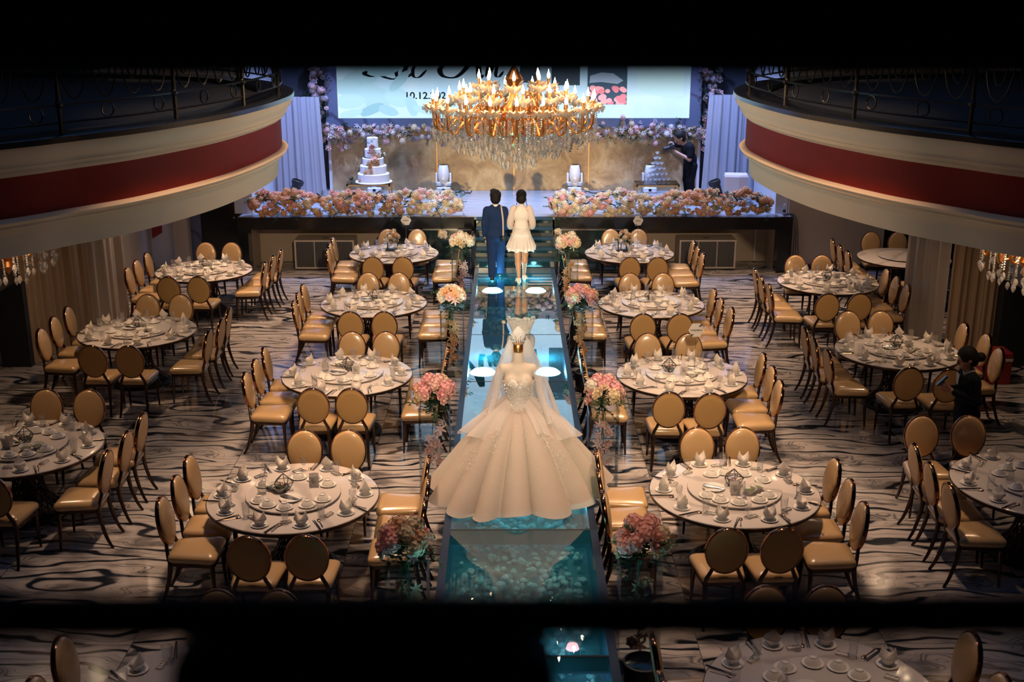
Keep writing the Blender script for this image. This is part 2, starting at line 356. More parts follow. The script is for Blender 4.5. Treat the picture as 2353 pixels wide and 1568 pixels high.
def link(o): COL.objects.link(o); return o
def put(name, mesh, parent=None, loc=None, rot=None, scale=None):
    o = link(bpy.data.objects.new(name, mesh))
    if parent is not None: o.parent = parent
    if loc is not None: o.location = loc
    if rot is not None: o.rotation_euler = rot
    if scale is not None: o.scale = (scale,) * 3 if isinstance(scale, (int, float)) else scale
    return o
def tag(o, label=None, cat=None, group=None, kind=None):
    if label: o['label'] = label
    if cat: o['category'] = cat
    if group: o['group'] = group
    if kind: o['kind'] = kind
    return o
def thing(name, label, cat, loc=(0, 0, 0), rz=0.0, group=None, mesh=None):
    o = link(bpy.data.objects.new(name, mesh)); o.location = loc; o.rotation_euler = (0, 0, rz)
    return tag(o, label, cat, group)
def struct(name, mesh, parent=None, label=None):
    o = put(name, mesh, parent)
    if parent is None: o['kind'] = 'structure'
    if label: o['label'] = label
    return o
KIDS = {}
def part(parent, name, mesh, label=None, **kw):
    o = put(name, mesh, parent, **kw)
    if label: o['label'] = label
    KIDS.setdefault(parent.name, []).append(o); return o
def dup(root, loc, rz=0.0, label=None, group=None, scale=None):
    r = root.copy(); link(r); r.location = loc; r.rotation_euler = (0, 0, rz)
    if scale: r.scale = (scale,) * 3
    if label: r['label'] = label
    if group: r['group'] = group
    def rec(src, dst):
        for ch in KIDS.get(src.name, []):
            c = ch.copy(); link(c); c.parent = dst; KIDS.setdefault(dst.name, []).append(c); rec(ch, c)
    rec(root, r)
    return r
def TR(loc=(0, 0, 0), rz=0, rx=0, ry=0, s=1.0):
    return Matrix.Translation(loc) @ Matrix.Rotation(rz, 4, 'Z') @ Matrix.Rotation(ry, 4, 'Y') @ Matrix.Rotation(rx, 4, 'X') @ Matrix.Scale(s, 4)

def bez(pts, n=16):
    """Catmull-Rom through the points"""
    P = [Vector(p) for p in pts]; P = [2 * P[0] - P[1]] + P + [2 * P[-1] - P[-2]]; out = []
    for i in range(1, len(P) - 2):
        for k in range(n):
            t = k / n; a, b, c, d = P[i - 1], P[i], P[i + 1], P[i + 2]
            out.append(.5 * ((2 * b) + (c - a) * t + (2 * a - 5 * b + 4 * c - d) * t * t + (3 * b - a - 3 * c + d) * t ** 3))
    out.append(P[-2]); return out

# ------------------------------------------------------------------ continuous bodies: smooth-blended limbs, then one skin
def sdf_mesh(name, prims, vox=0.01, k=0.02, mats='skin'):
    """prims: ('c',a,b,ra,rb[,ysc]) tapered limb, ('e',centre,radii) ellipsoid, ('-e',...) carved ellipsoid, ('-b',lo,hi) carved box"""
    lo = np.array([1e9] * 3); hi = -lo
    for p in prims:
        if p[0] == 'c':
            r = max(p[3], p[4]); q = np.array([p[1], p[2]]); lo = np.minimum(lo, q.min(0) - r); hi = np.maximum(hi, q.max(0) + r)
        elif p[0] == 'e':
            q = np.array(p[1]); r = np.array(p[2]); lo = np.minimum(lo, q - r); hi = np.maximum(hi, q + r)
    lo -= 3 * vox; hi += 3 * vox
    n = np.ceil((hi - lo) / vox).astype(int) + 1
    G = np.full(tuple(n), 0.2, np.float32)
    ax = [lo[i] + vox * np.arange(n[i]) for i in range(3)]
    for p in prims:
        kk = k
        if p[0] == 'c':
            r = max(p[3], p[4]); q = np.array([p[1], p[2]]); a0 = q.min(0) - r; b0 = q.max(0) + r
            if len(p) > 6: kk = p[6]
        elif p[0] in ('e', '-e'):
            q = np.array(p[1]); r = np.array(p[2]); a0 = q - r; b0 = q + r
            if len(p) > 3: kk = p[3]
        else: a0 = np.array(p[1]); b0 = np.array(p[2])
        m = kk + 3 * vox
        i0 = np.clip(np.floor((a0 - m - lo) / vox).astype(int), 0, n - 1); i1 = np.clip(np.ceil((b0 + m - lo) / vox).astype(int) + 1, 1, n)
        if (i1 <= i0).any(): continue
        sl = tuple(slice(i0[i], i1[i]) for i in range(3))
        X, Y, Z = np.meshgrid(*[ax[i][sl[i]] for i in range(3)], indexing='ij')
        if p[0] == 'c':
            a = np.array(p[1], float); b = np.array(p[2], float); ys = p[5] if len(p) > 5 and p[5] else 1.0
            ba = b - a; ba[1] /= ys; L2 = max(float(ba @ ba), 1e-9)
            px, py, pz = X - a[0], (Y - a[1]) / ys, Z - a[2]
            t = np.clip((px * ba[0] + py * ba[1] + pz * ba[2]) / L2, 0, 1)
            d = np.sqrt((px - t * ba[0]) ** 2 + (py - t * ba[1]) ** 2 + (pz - t * ba[2]) ** 2) - (p[3] + t * (p[4] - p[3]))
        elif p[0] in ('e', '-e'):
            q = p[1]; r = p[2]
            u = np.sqrt(((X - q[0]) / r[0]) ** 2 + ((Y - q[1]) / r[1]) ** 2 + ((Z - q[2]) / r[2]) ** 2)
            d = (u - 1) * min(r)
        else:
            d = np.maximum.reduce([p[1][0] - X, X - p[2][0], p[1][1] - Y, Y - p[2][1], p[1][2] - Z, Z - p[2][2]])
        g = G[sl]
        if p[0].startswith('-'):
            d = -d; h = np.clip(.5 - .5 * (g - d) / kk, 0, 1); g2 = g * (1 - h) + d * h + kk * h * (1 - h)
        else:
            h = np.clip(.5 + .5 * (g - d) / kk, 0, 1); g2 = g * (1 - h) + d * h - kk * h * (1 - h)
        G[sl] = g2
    # surface nets
    S = G < 0
    c = np.zeros(tuple(n - 1), np.int8)
    for dx in (0, 1):
        for dy in (0, 1):
            for dz in (0, 1): c += S[dx:n[0] - 1 + dx, dy:n[1] - 1 + dy, dz:n[2] - 1 + dz]
    act = (c > 0) & (c < 8); idx = np.full(act.shape, -1, np.int64); cells = np.argwhere(act); idx[act] = np.arange(len(cells))
    acc = np.zeros((len(cells), 3)); cnt = np.zeros(len(cells))
    offs = [(a, b, d) for a in (0, 1) for b in (0, 1) for d in (0, 1)]
    for a in offs:
        for axn in range(3):
            if a[axn]: continue
            b = list(a); b[axn] = 1
            ga = G[tuple((cells + a).T)]; gb = G[tuple((cells + b).T)]
            x = (ga < 0) != (gb < 0); t = np.where(x, ga / np.where(x, ga - gb, 1), 0)
            pos = np.array(a, float)[None, :].repeat(len(cells), 0); pos[:, axn] += t
            acc[x] += pos[x]; cnt[x] += 1
    V = lo + vox * (cells + acc / cnt[:, None])
    F = []
    for axn in range(3):
        o1, o2 = (axn + 1) % 3, (axn + 2) % 3
        s0 = [slice(None)] * 3; s1 = [slice(None)] * 3; s0[axn] = slice(0, n[axn] - 1); s1[axn] = slice(1, n[axn])
        E = np.argwhere(S[tuple(s0)] != S[tuple(s1)])
        E = E[(E[:, o1] > 0) & (E[:, o2] > 0) & (E[:, o1] < n[o1] - 1) & (E[:, o2] < n[o2] - 1)]
        q = []
        for d1, d2 in ((0, 0), (1, 0), (1, 1), (0, 1)):
            e = E.copy(); e[:, o1] -= d1; e[:, o2] -= d2; q.append(idx[tuple(e.T)])
        q = np.stack(q, 1); q = q[(q >= 0).all(1)]
        F.append(q)
    F = np.concatenate(F)
    b = MB(); b.v = [tuple(p) for p in V]; b.f = [tuple(int(i) for i in f) for f in F]
    return b.mesh(name, mats, ang=180)

# ================================================================== THE ROOM
ASX0, ASX1 = -0.62, 0.83       # raised glass aisle, outer edges
SZ, SF, SB = 1.10, 22.35, 25.4 # stage height, front, back wall
b = MB()
b.add([(-12, -5, 0), (12, -5, 0), (12, 27, 0), (-12, 27, 0)], [(0, 1, 2, 3)])
struct('floor', b.mesh('floor', 'floor', smooth=False))
struct('ceiling', MB().box(-12, 12, -5, 27, 8.4, 8.6).mesh('ceiling', 'darkwall', smooth=False))
struct('wall_back', MB().box(-12, 12, 25.75, 25.95, 0, 8.4).mesh('wall_back', 'darkwall', smooth=False))
struct('wall_rear', MB().box(-12, 12, -5.2, -5, 0, 8.4).mesh('wall_rear', 'darkwall', smooth=False))
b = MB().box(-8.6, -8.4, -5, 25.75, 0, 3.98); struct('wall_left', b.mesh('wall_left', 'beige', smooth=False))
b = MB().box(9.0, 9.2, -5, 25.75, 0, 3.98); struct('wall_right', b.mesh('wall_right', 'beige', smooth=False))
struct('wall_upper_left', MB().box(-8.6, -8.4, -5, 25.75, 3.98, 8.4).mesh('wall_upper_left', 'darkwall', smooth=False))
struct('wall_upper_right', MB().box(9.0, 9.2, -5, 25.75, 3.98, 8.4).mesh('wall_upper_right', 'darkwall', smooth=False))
# left of the stage: side wall, white panel, pillar, dark door
struct('wall_side_left', MB().box(-7.25, -7.05, 19.2, 22.9, 0, 3.98).mesh('wall_side_left', 'beige', smooth=False))
struct('wall_front_left', MB().box(-7.05, -6.56, 22.75, 22.95, 0, 3.98).box(-8.4, -5.3, 22.95, 23.1, 0, 7).mesh('wall_front_left', 'white_wall', smooth=False))
struct('wall_pillar_left', MB().box(-6.56, -6.27, 22.6, 22.95, 0, 3.98).mesh('wall_pillar_left', 'beige', smooth=False))
dr = struct('door_1', MB().box(-6.06, -5.26, 22.86, 22.94, 0, 2.6).mesh('door_1', 'black', smooth=False))
put('door_frame', MB().box(-6.27, -6.06, 22.8, 22.95, 0, 2.75).box(-6.06, -5.2, 22.84, 22.95, 2.6, 2.75).mesh('door_frame', 'marble_grey', smooth=False), dr)
put('door_handle', MB().sphere((-5.4, 22.83, 1.0), .03).mesh('door_handle', 'steel'), dr)
# right of the stage
struct('wall_front_right', MB().box(5.45, 7.35, 22.62, 22.8, 0, 3.98).box(7.35, 9.0, 22.62, 22.8, 2.4, 3.98).box(5.3, 9.0, 22.8, 22.95, 3, 7).mesh('wall_front_right', 'beige', smooth=False))
struct('door_2', MB().box(7.35, 9.0, 22.7, 22.78, 0, 2.4).mesh('door_2', 'black', smooth=False))
struct('baseboard_right', MB().box(5.46, 7.35, 22.585, 22.62, 0, .1).mesh('baseboard_right', 'black', smooth=False))
struct('baseboard_left', MB().box(-7.05, -7.02, 19.2, 22.75, 0, .1).mesh('baseboard_left', 'black', smooth=False))
struct('baseboard_side', MB().box(-8.4, -8.37, -5, 19.2, 0, .1).mesh('baseboard_side', 'black', smooth=False))

# ------------------------------------------------------------------ stage
struct('floor_stage', MB().box(-5.2, 5.45, SF + .02, 25.75, SZ - .06, SZ).mesh('floor_stage', 'stage', smooth=False))
b = MB()
b.box(-5.22, ASX0 - .05, SF - .05, SF + .25, .86, SZ - .001).box(ASX1 + .05, 5.47, SF - .05, SF + .25, .86, SZ - .001)       # black beam
for x0, x1 in ((-5.22, -5.03), (-2.2, -1.92), (2.3, 2.62), (5.2, 5.47)): b.box(x0, x1, SF - .05, SF + .25, 0, .86)
struct('trim_1', b.mesh('trim_1', 'black', smooth=False))
b = MB()
for x0, x1 in ((-5.03, -2.2), (-1.92, ASX0 - .12), (ASX1 + .12, 2.3), (2.62, 5.2)):
    b.box(x0, x1, SF + 1.0, SF + 1.1, 0, .9); b.box(x0 - .06, x0, SF + .25, SF + 1.0, 0, .9); b.box(x1, x1 + .06, SF + .25, SF + 1.0, 0, .9); b.box(x0, x1, SF + .25, SF + 1.0, .9, .94)
struct('wall_under_stage', b.mesh('wall_under_stage', 'beige', smooth=False))
# pale skirting pipe in the right recess
struct('trim_2', MB().tube([(4.97, 23.28, 0.02), (4.97, 23.28, .86)], .02, 8).mesh('trim_2', 'white_wall'))
# dark glass steps up from the aisle
AZ = .45; nst = 5; y0 = 20.87
st = struct('stairs', MB().box(ASX0 - .05, ASX0, y0, SF + .3, 0, .86).box(ASX1, ASX1 + .05, y0, SF + .3, 0, .86).mesh('stairs', 'black', smooth=False))
for i in range(nst):
    z1 = AZ + (SZ - AZ) * (i + 1) / nst; ya = y0 + i * .3; yb = ya + .3 if i < nst - 1 else SF + .02
    put('step', MB().box(ASX0, ASX1, ya, yb, z1 - (SZ - AZ) / nst, z1 - .022).mesh('step', 'stepglass', smooth=False), st)
    put('step_edge', MB().box(ASX0, ASX1, ya - .015, yb, z1 - .022, z1 - .001).mesh('step_edge', 'treadglass', smooth=False), st)
# low glass side guards with a pale top edge either side of the steps
for k, (x0, x1) in enumerate(((-1.92, ASX0 - .1), (ASX1 + .1, 2.3))):
    g = thing('glass_guard', ('low dark glass guard left of the steps with a pale top edge', 'low dark glass guard right of the steps with a pale top edge')[k], 'glass guard', (0, 0, 0))
    part(g, 'pane', MB().box(x0, x1, SF - .1, SF - .085, .02, .86).mesh('pane', 'stepglass', smooth=False))
    part(g, 'edge', MB().box(x0, x1, SF - .11, SF - .075, .86, .875).mesh('edge', 'steel', smooth=False))
# gold stucco wall behind the stage, brass joints, white edge strips
w = struct('wall_stage_back', MB().box(-3.82, 4.06, SB, SB + .12, SZ, 2.5).mesh('wall_stage_back', 'stucco', smooth=False))
b = MB()
for x in (-1.55, .11, 1.72): b.box(x - .006, x + .006, SB - .008, SB, SZ, 2.5)
put('joint_strip', b.mesh('joint_strip', 'gold', smooth=False), w)
put('edge_strip', MB().box(-3.88, -3.82, SB - .03, SB + .12, SZ, 2.5).box(4.06, 4.12, SB - .03, SB + .12, SZ, 2.5).mesh('edge_strip', 'white_wall', smooth=False), w)
struct('wall_stage_left', MB().box(-5.35, -5.0, 22.7, 22.95, SZ, 4.0).box(-5.2, -5.0, 22.95, 25.75, SZ, 4.0).mesh('wall_stage_left', 'white_wall', smooth=False))
struct('wall_stage_right', MB().box(5.2, 5.44, 22.7, 25.75, SZ, 4.0).mesh('wall_stage_right', 'white_wall', smooth=False))

# ------------------------------------------------------------------ LED screen
SX0, SX1, SZ0, SZ1 = -3.63, 3.84, 2.665, 5.6
scr = thing('led_screen', 'wide glowing LED wall showing a pale blue wedding greeting with a date', 'screen', (0, SB - .06, 0))
part(scr, 'cabinet', MB().box(SX0, SX1, .0, .16, SZ0, SZ1).mesh('cabinet', 'blackmatt', smooth=False))
part(scr, 'display', MB().box(SX0, SX1, -.012, -.001, SZ0, SZ1).mesh('display', 'screen', smooth=False))
tr = struct('trim_3', MB().box(SX0 - .26, SX1 + .24, SB - .1, SB + .1, SZ0 - .19, SZ0 - .005).box(SX0 - .26, SX0 - .005, SB - .1, SB + .1, SZ0 - .005, SZ1).box(SX1 + .005, SX1 + .24, SB - .1, SB + .1, SZ0 - .005, SZ1).mesh('trim_3', 'marble_grey', smooth=False))
# leaf shapes printed in the picture (all lie in the display plane and glow with it)
def em(n, c): return emis(n, c, SCREEN)
leafc = [em('led_leaf_a', (.33, .57, .7)), em('led_leaf_b', (.47, .71, .83)), em('led_leaf_c', (.4, .63, .77))]
b = [MB(), MB(), MB()]; rl = random.Random(5)
for cx, cz, rx, rz, a in ((-3.1, 3.5, .42, .2, .3), (-3.45, 3.3, .35, .16, -.2), (-2.95, 3.2, .25, .2, .4), (-3.35, 3.02, .3, .16, .1), (-2.75, 3.05, .3, .24, .5), (-2.35, 3.1, .28, .2, -.5),
                          (-2.9, 2.85, .28, .1, .4), (-2.55, 2.82, .22, .1, -.3), (-3.35, 2.76, .25, .08, .2), (-2.05, 2.92, .12, .22, .3), (-1.75, 2.82, .3, .08, -.25), (-1.4, 2.78, .25, .05, .1), (-2.3, 3.45, .3, .1, .8), (-2.6, 3.75, .4, .2, .2), (-3.2, 3.9, .4, .25, -.3)):
    pts = []
    for k in range(20):
        t = 2 * PI * k / 20; x = rx * math.cos(t); z = rz * math.sin(t) * (1 - .35 * math.cos(t) ** 3)
        X = cx + x * math.cos(a) - z * math.sin(a); Z = cz + x * math.sin(a) + z * math.cos(a)
        pts.append((min(max(X, SX0 + .01), SX1), max(Z, SZ0 + .01)))
    k_ = len(KIDS.get(scr.name, [])); part(scr, 'leaf_print', MB().prism(pts, -.0135 - .0004 * k_, -.0132 - .0004 * k_, 'y').mesh('leaf_print', em('led_leaf', [a_ + (b_ - a_) * q_ for q_ in [rl.random()] for a_, b_ in zip((.26, .5, .66), (.42, .67, .84))]), smooth=False))
dark = em('led_dark', (.006, .008, .014))
# script lettering: pen strokes as flat ribbons with swelling width
def pen(mb, pts, w, y=-.017):
    P = bez([(p[0], p[1], 0) for p in pts], 10); L = []; R = []
    for i, p in enumerate(P):
        t = (P[min(i + 1, len(P) - 1)] - P[max(i - 1, 0)]);
        if t.length < 1e-9: t = Vector((1, 0, 0))
        t.normalize(); n = Vector((-t.y, t.x, 0))
        ww = w * (.28 + .9 * abs(t.y) ** 1.5) * (.4 + .6 * min(1, min(i, len(P) - 1 - i) / 4))
        L.append(p + n * ww); R.append(p - n * ww)
    vs = [(q.x, y, q.y) for q in L] + [(q.x, y, q.y) for q in R]; n = len(P)
    mb.add(vs, [(i, i + 1, n + i + 1, n + i) for i in range(n - 1)])
t = MB(); S = .32; ox, oz = -3.02, 3.50
def w2(pts, dx): return [(ox + (x + dx) * S * 1.0, oz + z * S) for x, z in pts]
pen(t, w2([(1.1, 1.9), (1.5, 2.3), (1.25, 2.6), (.95, 2.1), (.85, 1.0), (.6, .35), (.2, .12), (-.25, .3), (.1, .45), (.6, .25), (1.2, .02), (1.7, -.05), (2.1, .15)], .2), .05)   # L
pen(t, w2([(.7, .9), (.35, .95), (.05, .5), (.1, .12), (.4, .2), (.75, .95), (.62, .3), (.8, .1), (1.15, .4)], 2.0), .032)       # a
pen(t, w2([(.62, .78), (.45, 1.0), (.1, .6), (.12, .12), (.5, .08), (1.0, .55)], 3.05), .032)                                   # c
pen(t, w2([(-1.0, .9), (-1.3, .5), (-1.0, .1), (-.2, .1), (.6, .9), (1.3, 2.4), (1.25, 1.0), (1.3, .1), (1.6, .2)], 6.2), .05)  # A
pen(t, w2([(-.3, 1.2), (.4, 1.0), (1.7, 1.1)], 6.2), .03)
pen(t, w2([(.0, .1), (.25, .9), (.2, .1), (.55, .85), (.75, .8), (.68, .2), (.9, .1), (1.2, .45)], 7.9), .032)                  # n
part(scr, 'lettering', t.mesh('lettering', dark, smooth=False), label='dark script lettering')
part(scr, 'lettering', MB().prism([(ox + S * 2.25 + .06 * math.cos(a), oz - .09 + .05 * math.sin(a)) for a in [2 * PI * k / 14 for k in range(14)]], -.017, -.0165, 'y').mesh('lettering', dark, smooth=False), label='dark dot under the script')
def text_obj(name, body, size, loc, rot, m, parent=None, extrude=.0005, align='CENTER', xs=1.0):
    cu = bpy.data.curves.new(name, 'FONT'); cu.body = body; cu.size = size; cu.align_x = align; cu.extrude = extrude; cu.offset = size * .02
    o = link(bpy.data.objects.new(name, cu)); bpy.context.view_layer.update()
    me = bpy.data.meshes.new_from_object(o.evaluated_get(bpy.context.evaluated_depsgraph_get())); bpy.data.objects.remove(o); bpy.data.curves.remove(cu)
    me.materials.clear(); me.materials.append(m); o = put(name, me, parent, loc, rot, (xs, 1, 1)); KIDS.setdefault(parent.name, []).append(o); return o
text_obj('date_lettering', '10.12.202', .2, (-2.21, -.017, 3.07), (PI / 2, 0, 0), dark, scr, align='LEFT', xs=1.12)
# two photographs in the right half of the screen
ph = part(scr, 'photo_print', MB().box(1.66, 2.5, -.0135, -.013, 2.95, 4.6).mesh('photo_print', em('led_photo', (.06, .1, .16)), smooth=False), label='dark photo with pink roses')
b = MB(); c = MB()
for k in range(34):
    x = rl.uniform(1.74, 2.45); z = 2.96 + rl.random() ** 1.3 * .34; r = rl.uniform(.05, .09)
    (b if k % 3 else c).prism([(min(max(x + r * math.cos(a), 1.665), 2.497), max(z + r * .8 * math.sin(a), 2.953)) for a in [2 * PI * q / 10 for q in range(10)]], -.0142 - k * .0001, -.014 - k * .0001, 'y')
part(ph, 'rose_print', b.mesh('rose_print', em('led_pink', (.95, .42, .5)), smooth=False)); part(ph, 'rose_print', c.mesh('rose_print', em('led_pink2', (.8, .25, .33)), smooth=False))
part(ph, 'dress_print', MB().prism([(1.7, 3.4), (1.72, 3.55), (1.95, 3.62), (2.2, 3.6), (2.42, 3.45), (2.3, 3.38), (1.95, 3.42)], -.0145, -.0143, 'y').mesh('dress_print', em('led_dress', (.34, .45, .62)), smooth=False))
part(scr, 'photo_print', MB().prism([(2.7, 3.32), (2.8, 3.2), (3.1, 3.13), (3.7, 3.13), (3.7, 4.6), (2.7, 4.6)], -.0135, -.013, 'y').mesh('photo_print', em('led_photo2', (.5, .74, .84)), smooth=False), label='pale portrait print')
part(scr, 'photo_print', MB().box(.9, 1.5, -.0135, -.013, 3.35, 4.6).prism([(.2, 3.42), (.62, 3.38), (.72, 4.6), (.35, 4.6)], -.0135, -.013, 'y').mesh('photo_print', em('led_photo3', (.05, .07, .1)), smooth=False), label='dark portrait print')

# ------------------------------------------------------------------ raised glass aisle over a lit pebble bed
ai = struct('floor_aisle', MB().box(ASX0, ASX0 + .07, 2, y0 - .016, 0, AZ).box(ASX1 - .07, ASX1, 2, y0 - .016, 0, AZ).mesh('floor_aisle', 'aisleframe', smooth=False))
jy = [y0 - .03, 18.67, 16.55, 14.41, 12.24, 10.07, 7.89, 5.7, 3.5, 2.05]
b = MB()
for y in jy: b.box(ASX0 + .07, ASX1 - .07, y - .011, y + .011, .3, AZ - .001)
put('joint_bar', b.mesh('joint_bar', 'dark', smooth=False), ai)
for a, c in zip(jy[:-1], jy[1:]):
    put('glass_panel', MB().box(ASX0 + .071, ASX1 - .071, c + .013, a - .013, AZ - .014, AZ - .002).mesh('glass_panel', 'aisleglass', smooth=False), ai)
put('pit_bed', MB().box(ASX0 + .07, ASX1 - .07, 2, y0 - .02, .004, .02).mesh('pit_bed', 'pit', smooth=False), ai)
b = MB(); rp = random.Random(11)
for k in range(2300):
    x = rp.uniform(ASX0 + .14, ASX1 - .14); y = 6.5 + rp.random() ** 1.3 * 14.2; r = rp.uniform(.017, .042)
    if rp.random() < .35: x = .1 + rp.uniform(-.42, .42)
    b.sphere((x, y, .02 + r * .6 + rp.uniform(0, .07)), (r * rp.uniform(.8, 1.3), r, r * .75), 8, 5)
tag(put('pebbles', b.mesh('pebbles', 'pebble')), 'pale pebbles heaped under the glass aisle', 'pebbles', kind='stuff')
LAMPS = [(-.29, 20.0, 't'), (.47, 20.0, 't'), (-.36, 15.45, 't'), (.53, 15.45, 't'), (-.25, 11.3, 't'), (.42, 11.2, 't'), (.51, 8.36, 'p'), (.03, 8.0, 't')]  # last entry is an unseen lamp added to brighten the near pebbles
LL = ['round lamp under the aisle glass by the man in navy', 'round lamp under the aisle glass by the woman in white', 'round lamp under the aisle glass left of the bridal veil', 'round lamp under the aisle glass right of the bridal veil',
      'round lamp under the glass beneath the left of the ball gown', 'round lamp under the glass beneath the right of the ball gown', 'pink lamp glowing under the aisle glass nearest the camera', 'dim lamp under the dark near end of the aisle']
for (x, y, k), lab in zip(LAMPS, LL):
    l = thing('pit_lamp', lab, 'lamp', (x, y, .02), group='lamps under the glass aisle')
    r = .06 if k == 'p' else .2
    part(l, 'housing', MB().lathe([(r * .8, 0), (r, .04), (r, .2), (r * .93, .21)], 20, cap0=True).mesh('housing', 'blackmatt'))
    part(l, 'lens', MB().lathe([(r * .92, .2), (r * .7, .24), (.001, .26)], 20).mesh('lens', {'t': 'lamp_teal', 'p': 'lamp_pink', 'd': 'stepglass'}[k]))

# ------------------------------------------------------------------ the two curved balconies
CURVE = [(-8.4, 7.3), (-7.0, 8.05), (-5.6, 9.1), (-4.48, 10.3), (-4.08, 10.86), (-3.64, 11.54), (-3.22, 12.6), (-3.01, 13.55), (-2.92, 14.4), (-2.92, 15.1), (-3.1, 16.0), (-3.65, 17.1), (-4.6, 18.1), (-6.0, 18.7), (-8.4, 19.1)]
def balcony_curve(sx, dx):
    P = bez([(x, y, 0) for x, y in CURVE], 9)
    P = [Vector((sx * (p.x - dx), p.y, 0)) for p in P]; Nn = []
    for i in range(len(P)):
        t = (P[min(i + 1, len(P) - 1)] - P[max(i - 1, 0)]).normalized(); n = Vector((t.y, -t.x, 0)) * sx; Nn.append(n)
    return P, Nn
def sweep(P, Nn, prof):
    b = MB(); b.loft([[tuple(p + n * o + Vector((0, 0, z))) for o, z in prof] for p, n in zip(P, Nn)], closed=False); return b
BPOS = [('balcony_left', 1, .0, -8.45), ('balcony_right', -1, -.0, 9.05)]
for nm, sx, dx, xw in BPOS:
    P, Nn = balcony_curve(sx, dx)
    if sx < 0: P = [p + Vector((.13, 0, 0)) for p in P]
    bal = struct(nm, sweep(P, Nn, [(-.6, 3.0), (-.07, 3.0), (-.06, 3.16)]).mesh(nm, 'cream', 60))
    put('cornice', sweep(P, Nn, [(.17, 4.0), (.165, 3.95), (.14, 3.9), (.1, 3.86), (.085, 3.83), (.09, 3.815), (.06, 3.8), (.05, 3.78), (.055, 3.765), (.02, 3.745), (0, 3.725)]).mesh('cornice', 'cream', 60), bal)
    put('red_band', sweep(P, Nn, [(0, 3.73), (0, 3.35)]).mesh('red_band', 'red', 60), bal)
    put('lower_moulding', sweep(P, Nn, [(0, 3.365), (.05, 3.358), (.075, 3.335), (.05, 3.31), (.03, 3.298), (.035, 3.28), (.0, 3.265), (-.012, 3.25), (-.02, 3.225), (-.045, 3.21), (-.05, 3.185), (-.06, 3.155), (-.07, 3.0)]).mesh('lower_moulding', 'cream', 60), bal)
    put('curb', sweep(P, Nn, [(.17, 3.995), (.19, 4.0), (.19, 4.05), (.17, 4.06), (-.25, 4.06), (-.25, 3.99)]).mesh('curb', 'curb', 60), bal)
    b = MB(); n = len(P)
    for z in (3.0, 4.0):
        ins = -.3
        vs = [tuple(p + q * ins + Vector((0, 0, z))) for p, q in zip(P, Nn)] + [(xw, p.y, z) for p in P]
        b.add(vs, [(i, i + 1, n + i + 1, n + i) for i in range(n - 1)])
    put('slab', b.mesh('slab', ['darkwall'], smooth=False), bal)
    # wrought-iron railing
    rl_ = thing('balcony_railing', 'wrought iron scroll railing on the %s red banded balcony' % ('left' if sx > 0 else 'right'), 'railing', (0, 0, 0), group='balcony railings')
    Q = [p + q * .03 for p, q in zip(P, Nn)]
    seg = [0]
    for a, c in zip(Q[:-1], Q[1:]): seg.append(seg[-1] + (c - a).length)
    def at(s):
        s = min(max(s, 0), seg[-1] - 1e-6)
        for i in range(len(seg) - 1):
            if seg[i + 1] >= s: f = (s - seg[i]) / (seg[i + 1] - seg[i]); return Q[i].lerp(Q[i + 1], f)
    for z, r in ((5.0, .028), (4.82, .012), (4.32, .012), (4.16, .012)):
        part(rl_, 'handrail' if z > 4.9 else 'rail', MB().tube([p + Vector((0, 0, z)) for p in Q], r, 6).mesh('rail', 'iron'))
    s = 4.2; k = 0
    while s < seg[-1] - 4:
        p = at(s); part(rl_, 'post', MB().tube([p + Vector((0, 0, 4.06)), p + Vector((0, 0, 5.0))], .022, 6).sphere((p.x, p.y, 4.32), .04, 8, 6).mesh('post', 'iron'))
        for j in range(4):          # bellied scroll loops, rings and pickets between posts
            c = s + .18 + .34 * j
            for hw, z0, z1 in ((.15, 4.36, 4.8), (.08, 4.5, 4.8)):
                pts = [at(c + hw * math.cos(a)) + Vector((0, 0, z1 + (z1 - z0) * math.sin(a))) for a in [PI + PI * q / 12 for q in range(13)]]
                part(rl_, 'scroll', MB().tube(pts, .009, 5).mesh('scroll', 'iron'))
            if j % 2: part(rl_, 'ring', MB().tube([at(c + .07 * math.cos(a)) + Vector((0, 0, 4.24 + .07 * math.sin(a))) for a in [2 * PI * q / 14 for q in range(14)]], .009, 5, closed=True).mesh('ring', 'iron'))
        s += 1.45

# ------------------------------------------------------------------ our own balcony: slab, and the iron balustrade the picture looks through
struct('floor_gallery', MB().box(-8.4, 9.0, -5, .72, 3.9, 4.2).mesh('floor_gallery', 'darkwall', smooth=False))
gr = thing('gallery_balustrade', 'dark out of focus iron balustrade right before the camera', 'balustrade', (0, .55, 4.2))
part(gr, 'handrail', MB().bbox(-6, 6, -.05, .06, 1.1015, 1.19, .008).mesh('handrail', 'railiron'))
part(gr, 'rail', MB().tube([(-6, 0, .8235), (6, 0, .8235)], .0125, 10).mesh('rail', 'railiron'))
part(gr, 'rail', MB().tube([(-6, 0, .15), (6, 0, .15)], .0105, 10).mesh('rail', 'railiron'))
pp = bez([(-.178, .80, 0), (-.18, .70, 0), (-.12, .52, 0), (-.075, .42, 0), (-.03, .52, 0), (.03, .70, 0), (.025, .80, 0)], 6)
part(gr, 'ornament_plate', MB().prism([(p.x, p.y) for p in pp] + [(.0, .815), (-.155, .815)], -.012, .012, 'y').mesh('ornament_plate', 'railiron'))
for x in (-2.6, -1.3, 1.3, 2.6):
    part(gr, 'post', MB().bbox(x - .02, x + .02, -.02, .02, 0, 1.11, .006).mesh('post', 'railiron'))

